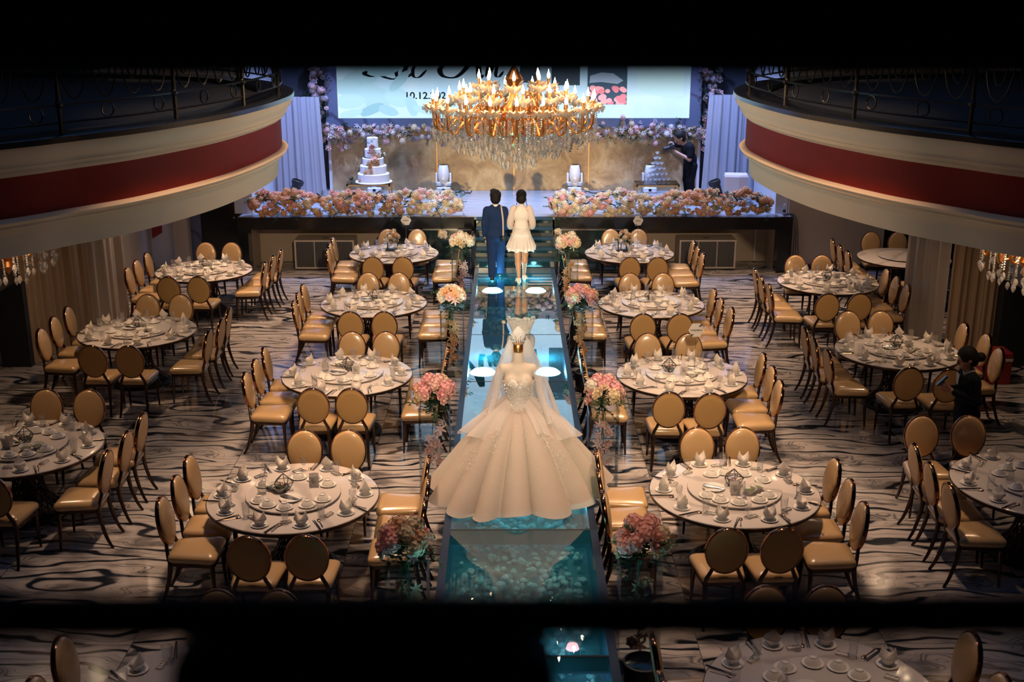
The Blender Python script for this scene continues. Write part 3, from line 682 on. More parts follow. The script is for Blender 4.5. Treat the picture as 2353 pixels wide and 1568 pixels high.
# ================================================================== BANQUET CHAIRS
def oval(a, bb, n=36): return [(a * math.cos(2 * PI * k / n), bb * math.sin(2 * PI * k / n)) for k in range(n)]
def build_chair():
    t = thing('banquet_chair', 'x', 'chair', (0, 0, -50))
    # seat cushion: trapezoid with rounded corners, domed top
    def outline(ins, z):
        wf, wr, yf, yr = .225 - ins, .19 - ins, .235 - ins, -.205 + ins; out = []
        r = max(.05 - ins * .4, .012)
        for cx, cy, a0 in ((wf - r, yf - r, 0), (-wf + r, yf - r, PI / 2), (-wr + r, yr + r, PI), (wr - r, yr + r, 1.5 * PI)):
            for k in range(5):
                a = a0 + k * PI / 8; out.append((cx + r * math.cos(a), cy + r * math.sin(a), z))
        return out
    part(t, 'seat', MB().loft([outline(.012, .415), outline(0, .432), outline(-.004, .455), outline(.004, .478), outline(.028, .496), outline(.075, .506), outline(.14, .51)], True, True, True).mesh('chair_seat', 'leather', 50))
    part(t, 'seat_frame', MB().loft([outline(.02, .375), outline(.012, .38), outline(.012, .416)], True, True, True).mesh('chair_apron', 'chairmetal', 40))
    for s in (-1, 1):
        part(t, 'leg', MB().tube([(s * .185, .195, .38), (s * .188, .2, .2), (s * .192, .212, 0)], [.023, .018, .012], 8).mesh('chair_front_leg', 'chairmetal'))
        P = bez([(s * .155, -.185, .40), (s * .16, -.205, .26), (s * .168, -.25, .1), (s * .178, -.30, 0)], 4)
        part(t, 'leg', MB().tube(P, [.024 - .010 * i / (len(P) - 1) for i in range(len(P))], 8).mesh('chair_rear_leg', 'chairmetal'))
        P = bez([(s * .155, -.185, .39), (s * .15, -.2, .46), (s * .12, -.215, .53), (s * .105, -.222, .575)], 4)
        part(t, 'back_support', MB().tube(P, [.022, .021, .02, .02, .019, .019, .018, .018, .018, .018, .017, .016, .016][:len(P)], 8).mesh('chair_back_support', 'chairmetal'))
    T = TR((0, -.245, .745), rx=-math.radians(-9))
    a, h = .178, .222
    def rings(spec, ysgn): return [[(p[0] * k, ysgn * y, p[1] * k) for p in oval(a, h)] for k, y in spec]
    part(t, 'backrest', MB().loft(rings([(.985, .0), (.985, .016), (.95, .028), (.85, .036), (.6, .043), (.25, .046), (.02, .046)], 1), True, True, True, T).mesh('chair_back_front', 'leather', 60))
    part(t, 'back_panel', MB().loft(rings([(.985, .0), (.985, .013), (.95, .017), (.7, .02), (.02, .021)], -1), True, True, True, T).mesh('chair_back_rear', 'fabric', 60))
    o = oval(a, h, 40); rg = []
    for x, z in o + o[:1]:
        l = math.hypot(x, z); ux, uz = x / l, z / l
        rg.append([(x + ux * d, y, z + uz * d) for d, y in ((-.004, -.017), (.006, -.019), (.009, -.015), (.009, .015), (.006, .019), (-.004, .017))])
    part(t, 'back_frame', MB().loft(rg, True, T=T).mesh('chair_back_band', 'band', 40))
    return t
CH = build_chair()
CH_USED = [False]
def place_chair(x, y, rz, label, group):
    if not CH_USED[0]:
        CH_USED[0] = True; CH.location = (x, y, 0); CH.rotation_euler = (0, 0, rz); tag(CH, label, 'chair', group); return CH
    return dup(CH, (x, y, 0), rz, label, group)

# ================================================================== ROUND TABLES
def build_table():
    t = thing('round_table', 'x', 'table', (0, 0, -60))
    part(t, 'table_top', MB().lathe([(.001, .75), (.785, .75), (.797, .747), (.80, .741)], 72).lathe([(.80, .741), (.80, .726), (.78, .72), (.001, .72)], 72).mesh('table_marble_top', 'tabletop', 30))
    part(t, 'rim_band', MB().lathe([(.797, .739), (.806, .738), (.806, .718), (.79, .70), (.7, .695)], 72).mesh('table_rim', 'chairmetal', 30))
    tt = part(t, 'turntable', MB().lathe([(.1, .751), (.1, .765), (.425, .765), (.44, .768), (.443, .775), (.44, .781), (.001, .782)], 56).mesh('lazy_susan', 'tabletop', 40))
    b = MB()
    def R(z):
        u = z / .69; return .15 + .2 * (2 * u - 1.1) ** 2 * (1 if u < .55 else .6)
    for k in range(22):
        for s in (-1, 1):
            pts = []
            for q in range(9):
                z = .035 + (.69 - .035) * q / 8; a = 2 * PI * k / 22 + s * 1.5 * q / 8; pts.append((R(z) * math.cos(a), R(z) * math.sin(a), z))
            b.tube(pts, .0075, 4, caps=False)
    part(t, 'pedestal', b.mesh('lattice_pedestal', 'chairmetal', 60))
    part(t, 'core', MB().lathe([(.085, .03), (.07, .35), (.085, .7)], 14).mesh('pedestal_core', 'blackmatt'))
    part(t, 'base', MB().lathe([(.4, 0), (.4, .02), (.37, .035), (.001, .04)], 36).mesh('pedestal_base', 'blackmatt', 30))
    return t
TB = build_table()

CAMF = 2700.0
_p = math.atan((784 + 30.0) / CAMF); _a = math.atan(7.5 / (CAMF / math.cos(_p)))
CAM = Vector((0, 0, 5.34))
_R = Vector((math.cos(_a), -math.sin(_a), 0)); _F = Vector((math.sin(_a) * math.cos(_p), math.cos(_a) * math.cos(_p), -math.sin(_p))); _U = _R.cross(_F)
def seen(x, y, z, mx=25, my=25):
    """is this spot of the room inside the view, past the dark balustrade"""
    v = Vector((x, y, z)) - CAM; d = v.dot(_F); px = 1176.5 + CAMF * v.dot(_R) / d; py = 784 - CAMF * v.dot(_U) / d
    if px < -mx or px > 2353 + mx or py > 1568 + my: return False
    return not (py > 1425 and 470 < px < 1240)

ORD = ['nearest the stage', 'second', 'third', 'fourth', 'fifth']
def tname(side, k): return ('%s table nearest stage' % side) if k == 0 else '%s %s table from stage' % (ORD[k], side)
TABLES = {
 'L0': (-2.05, 6.85, tname('left-aisle', 4)), 'L1': (-2.03, 10.18, tname('left-aisle', 3)), 'L2': (-2.0, 13.81, tname('left-aisle', 2)), 'L3': (-2.05, 17.25, tname('left-aisle', 1)), 'L4': (-2.07, 20.72, tname('left-aisle', 0)),
 'R0': (2.12, 6.9, tname('right-aisle', 4)), 'R1': (2.14, 10.28, tname('right-aisle', 3)), 'R2': (2.13, 13.77, tname('right-aisle', 2)), 'R3': (2.15, 17.21, tname('right-aisle', 1)), 'R4': (2.17, 20.74, tname('right-aisle', 0)),
 'OL1': (-5.16, 19.4, tname('left-wall', 0)), 'OL2': (-5.17, 15.72, tname('left-wall', 1)), 'OL3': (-5.06, 11.42, tname('left-wall', 2)),
 'OR1': (5.18, 18.55, tname('right-wall', 0)), 'OR2': (5.12, 14.78, tname('right-wall', 1)), 'OR3': (5.1, 10.45, tname('right-wall', 2)),
 'E': (7.0, 20.35, 'bare table behind the right grey drape')}
DEF = dict(f=[(-.2, -1.26), (.26, -1.26)], l=[(-1.07, -.58), (-1.08, -.07), (-1.08, .43)], r=[(1.13, -.6), (1.14, -.1), (1.13, .42)], b=[(-.16, 1.1), (.3, 1.1)])
OV = {
 'L1': dict(f=[(-.15, -1.27), (.33, -1.25)], l=[(-1.06, -.53), (-1.06, -.04), (-1.07, .45)], r=[(1.25, -.55), (1.25, -.06), (1.22, .45)], b=[(-.08, 1.12), (.37, 1.12)]),
 'L2': dict(f=[(-.24, -1.14), (.2, -1.14)], l=[(-1.1, -.59), (-1.09, -.08), (-1.08, .42)], r=[(1.2, -.55), (1.2, -.05), (1.2, .45)], b=[(-.08, 1.1), (.37, 1.1)]),
 'L3': dict(f=[(-.19, -1.28), (.29, -1.28)], l=[(-1.06, -.71), (-1.08, -.23), (-1.09, .27)], r=[(1.2, -.65), (1.2, -.15), (1.2, .35)], b=[(-.2, 1.02), (.29, 1.02)]),
 'L4': dict(f=[(-.24, -1.24), (.27, -1.24)], l=[(-1.07, -.64), (-1.1, -.15), (-1.12, .35)], r=[(1.2, -.6), (1.2, -.1), (1.2, .4)], b=[(-.22, 1.08), (.34, 1.08)]),
 'R1': dict(f=[(-.29, -1.23), (.18, -1.23)], l=[(-1.26, -.5), (-1.27, .0), (-1.25, .5)], r=[(.98, -.75), (1.0, -.24), (1.0, .26)], b=[(-.19, 1.08), (.28, 1.08)]),
 'R2': dict(f=[(-.32, -1.24), (.14, -1.28)], l=[(-1.2, -.55), (-1.2, -.04), (-1.2, .46)], r=[(1.0, -.85), (1.02, -.33), (1.02, .2)], b=[(-.3, 1.05), (.24, 1.05)]),
 'R3': dict(f=[(-.27, -1.36), (.25, -1.36)], l=[(-1.2, -.6), (-1.2, -.1), (-1.2, .4)], r=[(1.0, -1.05), (.95, -.52), (.93, .02)], b=[(-.22, 1.02), (.31, 1.02)]),
 'R4': dict(f=[(-.12, -1.3), (.35, -1.3)], l=[(-1.2, -.6), (-1.2, -.1), (-1.2, .4)], r=[(1.14, -1.0), (1.14, -.46), (1.14, .07)], b=[(-.25, 1.06), (.27, 1.06)]),
 'OL1': dict(f=[(-.22, -1.36), (.25, -1.34)], l=[(-1.03, -.74), (-1.05, -.2), (-1.05, .38)], r=[(1.08, -.3), (1.12, .2), (1.16, .7)], b=[(-.26, 1.2), (.2, 1.2)]),
 'OL2': dict(f=[(-.16, -1.37), (.32, -1.39)], l=[(-1.07, -.64), (-1.12, -.04), (-1.12, .5)], r=[(1.15, -.71), (1.18, -.12), (1.16, .42)], b=[(-.2, 1.17), (.29, 1.17)]),
 'OL3': dict(f=[(-.3, -1.25), (.2, -1.25)], l=[(-1.1, -.5), (-1.1, 0), (-1.1, .5)], r=[(1.07, -.65), (1.1, -.12), (1.1, .42)], b=[(-.2, 1.18), (.29, 1.16)]),
 'OR1': dict(f=[(-.42, -1.58), (.06, -1.58)], l=[(-1.15, -1.02), (-1.17, -.5), (-1.16, .03)], r=[(.92, -1.05), (.92, -.54), (.92, -.02)], b=[(-.3, .98), (.15, .98)]),
 'OR2': dict(f=[(-.3, -1.36), (.16, -1.42)], l=[(-1.08, -.66), (-1.12, -.14), (-1.12, .38)], r=[(1.06, -.62), (1.15, .02), (1.05, .55)], b=[(-.34, 1.15), (.12, 1.15)]),
 'OR3': dict(f=[(-.3, -1.25), (.2, -1.25)], l=[(-1.02, -.5), (-1.03, .0), (-1.02, .48)], r=[(1.1, -.5), (1.1, 0), (1.1, .5)], b=[(-.7, 1.26), (-.2, 1.26)]),
 'E': dict(f=[(-.05, -1.15)], l=[(-1.1, -.42), (-1.1, .08), (-1.1, .58)], r=[], b=[(-.25, 1.15), (.25, 1.15)]),
}
POSN = {'f': ['near-side left', 'near-side right'], 'b': ['far-side left', 'far-side right'], 'l': ['left-side nearest', 'left-side middle', 'left-side farthest'], 'r': ['right-side nearest', 'right-side middle', 'right-side farthest']}
FACE = {'f': 0, 'b': PI, 'l': -PI / 2, 'r': PI / 2}
rc = random.Random(3)
tfirst = True
for key, (tx, ty, nm) in TABLES.items():
    lab = 'round marble-topped banquet table, the ' + nm if key != 'E' else 'bare dark round table behind the right grey drape, nothing laid on it'
    if tfirst: tfirst = False; o = TB; o.location = (tx, ty, 0); tag(o, lab, 'table', 'banquet tables')
    else: o = dup(TB, (tx, ty, 0), rc.uniform(0, 6), lab, 'banquet tables')
    for side, lst in OV.get(key, DEF).items():
        for i, (dx, dy) in enumerate(lst):
            rz = FACE[side] + rc.uniform(-.05, .05)
            ox, oy = .245 * -math.sin(rz), .245 * math.cos(rz)      # the oval back stands behind the seat centre
            x, y = tx + dx + ox, ty + dy + oy
            if not seen(tx + dx, ty + dy, .8, 60, 60): continue
            pn = POSN[side][i] if len(lst) > 1 else 'near-side'
            place_chair(x, y, rz, 'tan oval-back chair, %s seat of the %s' % (pn, nm), 'banquet chairs')

# ================================================================== TABLEWARE
def cup(prof_out, prof_in, n=20): return MB().lathe(prof_out + prof_in, n)
ME = {}
ME['saucer'] = MB().lathe([(.001, .006), (.05, .006), (.078, .014), (.08, .012), (.05, .0), (.001, .0)], 24).mesh('saucer', 'porcelain')
ME['bowl'] = MB().lathe([(.026, 0), (.028, .008), (.045, .026), (.055, .052), (.0575, .053), (.0525, .052), (.043, .03), (.02, .013), (.001, .012)], 22, cap0=True).mesh('rice_bowl', 'porcelain')
ME['upbowl'] = MB().lathe([(.058, 0), (.056, .006), (.046, .026), (.029, .044), (.027, .046), (.027, .053), (.024, .054), (.022, .048), (.001, .047)], 22, cap0=True).mesh('upturned_bowl', 'porcelain')
ME['saucebowl'] = MB().lathe([(.03, 0), (.033, .008), (.055, .03), (.066, .055), (.069, .056), (.063, .054), (.05, .032), (.02, .016), (.001, .016)], 22, cap0=True).mesh('sauce_bowl', 'porcelain')
ME['sauce'] = MB().lathe([(.047, .03), (.03, .033), (.001, .032)], 18).mesh('sauce', 'sauce')
def napkin_mesh(peaks, tw):
    b = MB(); n = 28
    def top(t):
        h = 0
        for p in peaks:
            d = abs((t - p + PI) % (2 * PI) - PI); h = max(h, 1 - d / 1.45)
        return max(h, 0)
    r = []
    for lv in range(8):
        row = []
        for k in range(n):
            t = 2 * PI * k / n; hh = top(t); pleat = 1 + .07 * math.sin(6 * t)
            if lv == 0: row.append((.03 * math.cos(t), .03 * math.sin(t), .02))
            elif lv == 1: row.append((.049 * pleat * math.cos(t), .046 * pleat * math.sin(t), .05))
            elif lv == 2: row.append((.052 * pleat * math.cos(t), .045 * pleat * math.sin(t), .062 + .012 * hh))
            elif lv == 3: row.append((.048 * math.cos(t) * (1 - .08 * hh), .038 * math.sin(t), .078 + .045 * hh))
            elif lv == 4: row.append((.041 * math.cos(t) * (1 - .1 * hh), .03 * math.sin(t), .083 + .09 * hh))
            elif lv == 5: row.append((.037 * math.cos(t) * (1 - .05 * hh), .025 * math.sin(t), .08 + .084 * hh))
            elif lv == 6: row.append((.016 * math.cos(t), .012 * math.sin(t), .075 + .02 * hh))
            else: row.append((.003 * math.cos(t), .003 * math.sin(t), .068))
        r.append(row)
    b.v = []; b.loft([[(x * 1.2, y * 1.05, .02 + (z - .02) * .8) for x, y, z in row] for row in r], True, True, True); return b.mesh('napkin', 'napkin', 35)
ME['nap2'] = napkin_mesh((0.0, PI), 0); ME['nap1'] = napkin_mesh((PI / 2,), 0)
ME['glass'] = MB().lathe([(.024, 0), (.026, .002), (.034, .135), (.0365, .142), (.0345, .142), (.031, .11), (.0235, .018), (.001, .016)], 18, cap0=True).mesh('tumbler', 'glass')
ME['goblet'] = MB().lathe([(.03, 0), (.03, .003), (.006, .008), (.005, .05), (.02, .065), (.033, .095), (.031, .135), (.029, .135), (.03, .095), (.015, .068), (.001, .065)], 16, cap0=True).mesh('goblet', 'glass')
b = MB().bbox(-.05, .05, -.022, .022, 0, .007, .006)
for x0, x1 in ((-.05, -.046), (-.017, -.013), (.013, .017), (.046, .05)): b.box(x0, x1, -.02, .02, .006, .02)
for y0, y1 in ((-.022, -.018), (.018, .022)): b.box(-.05, .05, y0, y1, .006, .02)
ME['dish'] = b.mesh('relish_dish', 'porcelain', 30)
ME['stick'] = MB().tube([(0, -.115, .012), (0, .115, .006)], [.0042, .0026], 6).mesh('chopstick', 'black')
ME['spoon'] = MB().tube([(0, -.09, .012), (0, -.02, .008), (0, .035, .006)], [.0045, .003, .003], 6, flat=(1.4, .6)).sphere((0, .058, .008), (.017, .026, .006), 12, 6).mesh('spoon', 'copper')
ME['plate'] = MB().lathe([(.001, .008), (.07, .008), (.105, .02), (.108, .018), (.075, .0), (.001, 0)], 28).mesh('plate', 'porcelain')
b = MB()
for s in (-1, 1): b.tube([(.0, -.1, .012), (s * .012, 0, .016), (s * .016, .07, .014), (s * .01, .1, .012)], [.006, .006, .012, .016], 6, flat=(1.2, .4))
ME['tongs'] = b.mesh('tongs', 'steel')
ME['carafe'] = MB().lathe([(.036, 0), (.04, .01), (.042, .06), (.03, .1), (.016, .125), (.015, .15), (.02, .168), (.018, .168), (.013, .15), (.013, .125), (.027, .1), (.039, .06), (.036, .012), (.001, .01)], 18, cap0=True).mesh('carafe', 'glass')
ME['carafe_handle'] = MB().tube([(.018, 0, .155), (.05, 0, .15), (.06, 0, .1), (.042, 0, .065)], .004, 6).mesh('carafe_handle', 'glass')
USED = set()
def lay(kind, name, label, cat, loc, rz, group):
    o = thing(name, label, cat, loc, rz, group, ME[kind]); return o
GRP = lambda w: w
def place_setting(tx, ty, th, where, tn, var):
    e = Vector((math.cos(th), math.sin(th), 0)); f = -e; r = Vector((f.y, -f.x, 0)); rz = math.atan2(f.y, f.x) - PI / 2
    c = Vector((tx, ty, .75)) + e * .67
    if not seen(c.x, c.y, .8, 5, 5): return
    L = '%s place, %s' % (where, tn)
    j = lambda s: rc.uniform(-s, s)
    p = c; lay('saucer', 'saucer', 'white saucer under a bowl at ' + L, 'saucer', (p.x, p.y, .7505), 0, 'saucers at the places')
    lay('bowl', 'rice_bowl', 'white bowl holding a napkin at ' + L, 'bowl', (p.x, p.y, .7575), 0, 'bowls at the places')
    two = var < .62
    lay('nap2' if two else 'nap1', 'napkin', ('two-peaked' if two else 'single-peaked') + ' folded napkin at ' + L, 'napkin', (p.x, p.y, .7645), rz + j(.5), 'folded napkins')
    p = c + r * .135 - f * .03 + f * j(.01); a = rz + j(.18)
    q = Vector((.006 * math.cos(a), .006 * math.sin(a), 0))
    lay('stick', 'chopstick', 'inner black chopstick at ' + L, 'chopstick', (p.x - q.x, p.y - q.y, .7505), a + .02, 'chopsticks')
    lay('stick', 'chopstick', 'outer black chopstick at ' + L, 'chopstick', (p.x + q.x, p.y + q.y, .7505), a - .02, 'chopsticks')
    p = c + r * .168 + f * .0; lay('spoon', 'spoon', 'copper spoon at ' + L, 'spoon', (p.x, p.y, .7505), rz + j(.15), 'spoons')
    p = c + r * (.2 + j(.01)) + f * (.11 + j(.02)); k = 'goblet' if rc.random() < .2 else 'glass'
    if k == 'glass': lay(k, 'tumbler', 'tall clear tumbler at ' + L, 'glass', (p.x, p.y, .7505), 0, 'drinking glasses')
    else: lay(k, 'goblet', 'stemmed clear goblet at ' + L, 'glass', (p.x, p.y, .7505), 0, 'drinking glasses')
    p = c - r * (.13 + j(.01)) + f * (.1 + j(.02)); lay('dish', 'relish_dish', 'small divided white relish dish at ' + L, 'dish', (p.x, p.y, .7505), rz + j(.5), 'relish dishes')

SEATN = ['near-side left', 'near-side right', 'right-side nearest', 'right-side middle', 'right-side farthest', 'far-side right', 'far-side left', 'left-side farthest', 'left-side middle', 'left-side nearest']
# glass terrarium: a bipyramid cage of black wire over moss and petals
def build_terrarium():
    t = thing('terrarium', 'x', 'terrarium', (0, 0, -70))
    top, ring, bot = (0, 0, .17), [(.095 * math.cos(2 * PI * k / 5), .095 * math.sin(2 * PI * k / 5), .085) for k in range(5)], [(.05 * math.cos(2 * PI * k / 5), .05 * math.sin(2 * PI * k / 5), .003) for k in range(5)]
    b = MB()
    for k in range(5):
        for a, c in ((ring[k], top), (ring[k], ring[(k + 1) % 5]), (ring[k], bot[k]), (bot[k], bot[(k + 1) % 5])): b.tube([a, c], .0035, 5)
    part(t, 'wire_frame', b.mesh('terrarium_frame', 'blackmatt'))
    b = MB()
    for k in range(5): b.add([ring[k], ring[(k + 1) % 5], bot[(k + 1) % 5], bot[k]], [(0, 1, 2, 3)]); b.add([ring[k], ring[(k + 1) % 5], top], [(0, 1, 2)]) if k < 3 else None
    part(t, 'pane', b.mesh('terrarium_glass', 'glass', smooth=False))
    b = MB(); r = random.Random(1)
    for k in range(14): b.sphere((r.uniform(-.04, .04), r.uniform(-.04, .04), .02 + r.uniform(0, .035)), r.uniform(.012, .022), 7, 5)
    part(t, 'planting', b.mesh('terrarium_planting', 'eucal'))
    b = MB()
    for k in range(7): b.sphere((r.uniform(-.045, .045), r.uniform(-.045, .045), .045 + r.uniform(0, .025)), r.uniform(.008, .015), 7, 5)
    part(t, 'petals', b.mesh('terrarium_petals', 'fl_blush'))
    return t
TERR = build_terrarium(); TERR_U = [False]
def build_card():
    t = thing('menu_card', 'x', 'card', (0, 0, -71))
    part(t, 'sheet', MB().box(-.045, .045, -.0006, .0006, 0, .115, TR(rx=.18, loc=(0, -.0205, 0))).box(-.045, .045, -.0006, .0006, 0, .115, TR(rx=-.18, loc=(0, .0205, 0))).mesh('card_sheet', 'paper', smooth=False))
    b = MB(); T = TR(rx=.18, loc=(0, -.0213, 0)); r = random.Random(4)
    for z in (.086, .07, .058, .046, .034): b.box(-.03 + r.uniform(0, .012), .0 + r.uniform(0, .03), -.0009, -.0006, z, z + .004, T)
    part(t, 'print', b.mesh('card_print', 'lettering', smooth=False))
    return t
CARD = build_card(); CARD_U = [False]
def build_flowers_cage():
    t = thing('flower_cage', 'x', 'centrepiece', (0, 0, -72))
    b = MB().box(-.13, .13, -.08, .08, 0, .015)
    for x in (-.09, .09):
        b.box(x - .006, x + .006, -.05, -.038, 0, .3); b.box(x - .006, x + .006, .038, .05, 0, .3); b.box(x - .006, x + .006, -.05, .05, .29, .302)
    for y in (-.044, .044): b.box(-.096, .096, y - .006, y + .006, .29, .302)
    part(t, 'stand', b.mesh('flower_cage_stand', 'blackmatt', smooth=False))
    return t
# flower heads shared by every arrangement
def petal(b, T, ln, wd, cup_, nu=2, nv=2):
    def fn(u, v):
        x = (v - .5) * wd * math.sin(PI * min(.15 + u * .8, 1)) ; return (x, ln * u, cup_ * (u * u) - .3 * abs(v - .5) * wd)
    b.grid(fn, nu, nv, T)
def hydrangea(seed, n=34):
    r = random.Random(seed); b = MB()
    for k in range(n):
        z = 1 - 1.75 * (k + .5) / n; a = k * 2.39996; q = math.sqrt(max(0, 1 - z * z)); d = Vector((q * math.cos(a), q * math.sin(a), z))
        T = Matrix.Translation(d * (.8 + r.uniform(-.08, .12))) @ d.to_track_quat('Z', 'Y').to_matrix().to_4x4() @ Matrix.Rotation(r.uniform(0, 6), 4, 'Z')
        for s in range(4):
            u = T @ Matrix.Rotation(s * PI / 2, 4, 'Z')
            b.add([(0, 0, .0), (-.14, .12, .05), (0, .27, .09), (.14, .12, .05)], [(0, 1, 2, 3)], u)
    b.sphere((0, 0, 0), .72, 8, 6)
    return b
def rose(seed):
    b = MB(); r = random.Random(seed)
    b.sphere((0, 0, .2), (.35, .35, .5), 8, 6)
    for ring, (n, rad, ln, tilt) in enumerate(((4, .16, .78, .18), (5, .3, .9, .42), (6, .42, .95, .8))):
        for k in range(n):
            T = Matrix.Rotation(2 * PI * (k + .5 * ring) / n + r.uniform(-.1, .1), 4, 'Z') @ Matrix.Translation((0, rad * .55, -.25)) @ Matrix.Rotation(PI / 2 - tilt, 4, 'X')
            petal(b, T, ln, 1.15 * rad + .5, -.16)
    return b
def lily(seed):
    b = MB()
    for k in range(6):
        T = Matrix.Rotation(k * PI / 3, 4, 'Z') @ Matrix.Rotation(.55, 4, 'X'); petal(b, T, 1.25, .42, -.45, 4, 2)
    b.sphere((0, 0, .15), .14, 6, 5); return b
HEAD = {}
def head(kind, colr):
    k = kind + '_' + colr
    if k not in HEAD: HEAD[k] = {'hydrangea': hydrangea, 'rose': rose, 'lily': lily}[kind](len(HEAD) + 3).mesh(k, 'fl_' + colr, 50)
    return HEAD[k]
def sprig(b, p, d, ln, n, w, r):
    """a leafy stem: paired leaves along a drooping line"""
    p = Vector(p); d = Vector(d).normalized(); prev = p.copy()
    pts = [p + d * ln * t + Vector((0, 0, -.35 * ln * t * t)) for t in [q / n for q in range(n + 1)]]
    b.tube(pts, .0025, 4, caps=False)
    for i, q in enumerate(pts[1:]):
        side = d.cross(Vector((0, 0, 1)));
        if side.length < .1: side = Vector((1, 0, 0))
        side.normalize()
        for s in (-1, 1):
            e = (side * s + d * .6 + Vector((0, 0, r.uniform(-.2, .5)))).normalized() * w * r.uniform(.8, 1.3); up = Vector((0, 0, 1)).cross(e).normalized() * w * .32
            b.add([q, q + e * .5 + up, q + e, q + e * .5 - up], [(0, 1, 2, 3)])
def heads(t, spots, r, nm='blossom'):
    for (x, y, z, s, kind, col, d) in spots:
        qt = Vector(d).to_track_quat('Z', 'Y').to_euler(); nmk = {'hydrangea': 'hydrangea', 'rose': 'rose', 'lily': 'lily'}[kind]
        o = part(t, nmk, head(kind, col), loc=(x, y, z), rot=qt, scale=s)
CAGE1 = build_flowers_cage()
r = random.Random(21)
def dome_spots(n, c, R, cols, r, smin, smax, squash=.8, kinds=('rose', 'rose', 'hydrangea')):
    out = []
    for k in range(n):
        z = 1 - 1.35 * (k + .5) / n; a = k * 2.39996 + r.uniform(-.2, .2); q = math.sqrt(max(0, 1 - z * z)); d = Vector((q * math.cos(a), q * math.sin(a), z))
        kind = r.choice(kinds); s = r.uniform(smin, smax) * (1.35 if kind == 'hydrangea' else 1)
        out.append((c[0] + d.x * R, c[1] + d.y * R, c[2] + d.z * R * squash, s, kind, r.choice(cols), d + Vector((0, 0, .3))))
    return out
heads(CAGE1, dome_spots(16, (0, 0, .2), .1, ['white', 'cream', 'cream', 'peach'], r, .03, .042, 1.6), r)
b = MB()
for k in range(16): sprig(b, (0, 0, .17), (r.uniform(-1, 1), r.uniform(-1, 1), r.uniform(-.2, 1.2)), .16, 4, .045, r)
tag(part(CAGE1, 'foliage', b.mesh('cage_foliage', 'leaf', smooth=False)), kind='stuff')

arcn = ['first', 'second', 'third', 'fourth', 'fifth']
for key, (tx, ty, tn) in TABLES.items():
    if key == 'E': continue
    for i in range(10):
        place_setting(tx, ty, math.radians(-108 + 36 * i + rc.uniform(-2.5, 2.5)), SEATN[i], tn, rc.random())
    Z = .7825
    near = [(-148 + 29 * k) for k in range(5)]; far = [(152 - 30 * k) for k in range(5)]
    skip = {'L1': [1], 'L2': [0], 'R1': [0]}.get(key, [4] if key in ('OL2', 'R3', 'OR2') else [])
    for arc, angs in (('near', near), ('far', far)):
        for k, a in enumerate(angs):
            if arc == 'far' and k in skip: continue
            a = math.radians(a + rc.uniform(-4, 4)); x, y = tx + .345 * math.cos(a), ty + .345 * math.sin(a)
            if not seen(x, y, .8, 0, 0): continue
            L = '%s from left, %s arc, %s' % (arcn[k], arc, tn)
            lay('saucer', 'saucer', 'saucer under upturned bowl, ' + L, 'saucer', (x, y, Z), 0, 'saucers on the turntables')
            lay('upbowl', 'upturned_bowl', 'upturned white bowl, ' + L, 'bowl', (x, y, Z + .0075), 0, 'upturned bowls on the turntables')
    def ok(dx, dy): return seen(tx + dx, ty + dy, .85, 0, 0)
    if key in ('L4', 'R4'):
        lab = 'black caged centrepiece of cream flowers on the ' + tn
        if key == 'L4': CAGE1.location = (tx - .03, ty + .1, Z); tag(CAGE1, lab, 'centrepiece', 'flower centrepieces')
        else: dup(CAGE1, (tx - .1, ty + .02, Z), .5, lab, 'flower centrepieces')
    elif ok(0, 0):
        lab = 'small black wire terrarium on the ' + tn; px, py = tx + {'L1': -.1, 'R2': -.15}.get(key, .0), ty + .06
        if not TERR_U[0]: TERR_U[0] = True; TERR.location = (px, py, Z); tag(TERR, lab, 'terrarium', 'terrariums')
        else: dup(TERR, (px, py, Z), rc.uniform(0, 1), lab, 'terrariums')
    if ok(.1, -.1):
        dx, dy = {'L1': (.17, .16), 'R1': (-.02, -.13), 'OL3': (-.12, -.1)}.get(key, (.12 if key[0] in 'LO' else .02, -.07))
        lab = 'upright white menu card on the ' + tn
        if not CARD_U[0]: CARD_U[0] = True; CARD.location = (tx + dx, ty + dy, Z); CARD.rotation_euler = (0, 0, .15); tag(CARD, lab, 'card', 'menu cards')
        else: dup(CARD, (tx + dx, ty + dy, Z), rc.uniform(-.25, .25), lab, 'menu cards')
    bw = {'L1': ((-.2, .08), (-.13, .02)), 'R1': ((.12, -.13), (.2, -.06)), 'L2': ((-.12, .22), (-.02, .24))}.get(key, ((.1, -.18), (.2, -.12)))
    for k, (dx, dy) in enumerate(bw):
        if ok(dx, dy):
            o = lay('saucebowl', 'sauce_bowl', '%s open sauce bowl on the turntable, %s' % (('left', 'right')[k], tn), 'bowl', (tx + dx, ty + dy, Z), 0, 'open sauce bowls'); part(o, 'sauce', ME['sauce'])
    dx, dy = {'L1': (-.29, -.02), 'R1': (.03, -.24), 'R2': (.28, -.06)}.get(key, (-.27, .02))
    if ok(dx, dy):
        o = lay('carafe', 'carafe', 'small clear glass carafe on the ' + tn, 'carafe', (tx + dx, ty + dy, Z), 1.0, 'glass carafes'); part(o, 'handle', ME['carafe_handle'])
    dx, dy = {'L1': (.0, -.15), 'R1': (-.2, -.02), 'R2': (.13, .05)}.get(key, (-.1, .02 if key != 'L2' else -.06))
    if ok(dx, dy) and key not in ('R4', 'L4'):
        lay('plate', 'serving_plate', 'white serving plate with tongs on the ' + tn, 'plate', (tx + dx, ty + dy, Z), 0, 'serving plates')
        lay('tongs', 'serving_tongs', 'steel serving tongs on a plate, ' + tn, 'tongs', (tx + dx, ty + dy, Z + .008), 1.2 + rc.uniform(-.3, .3), 'serving tongs')

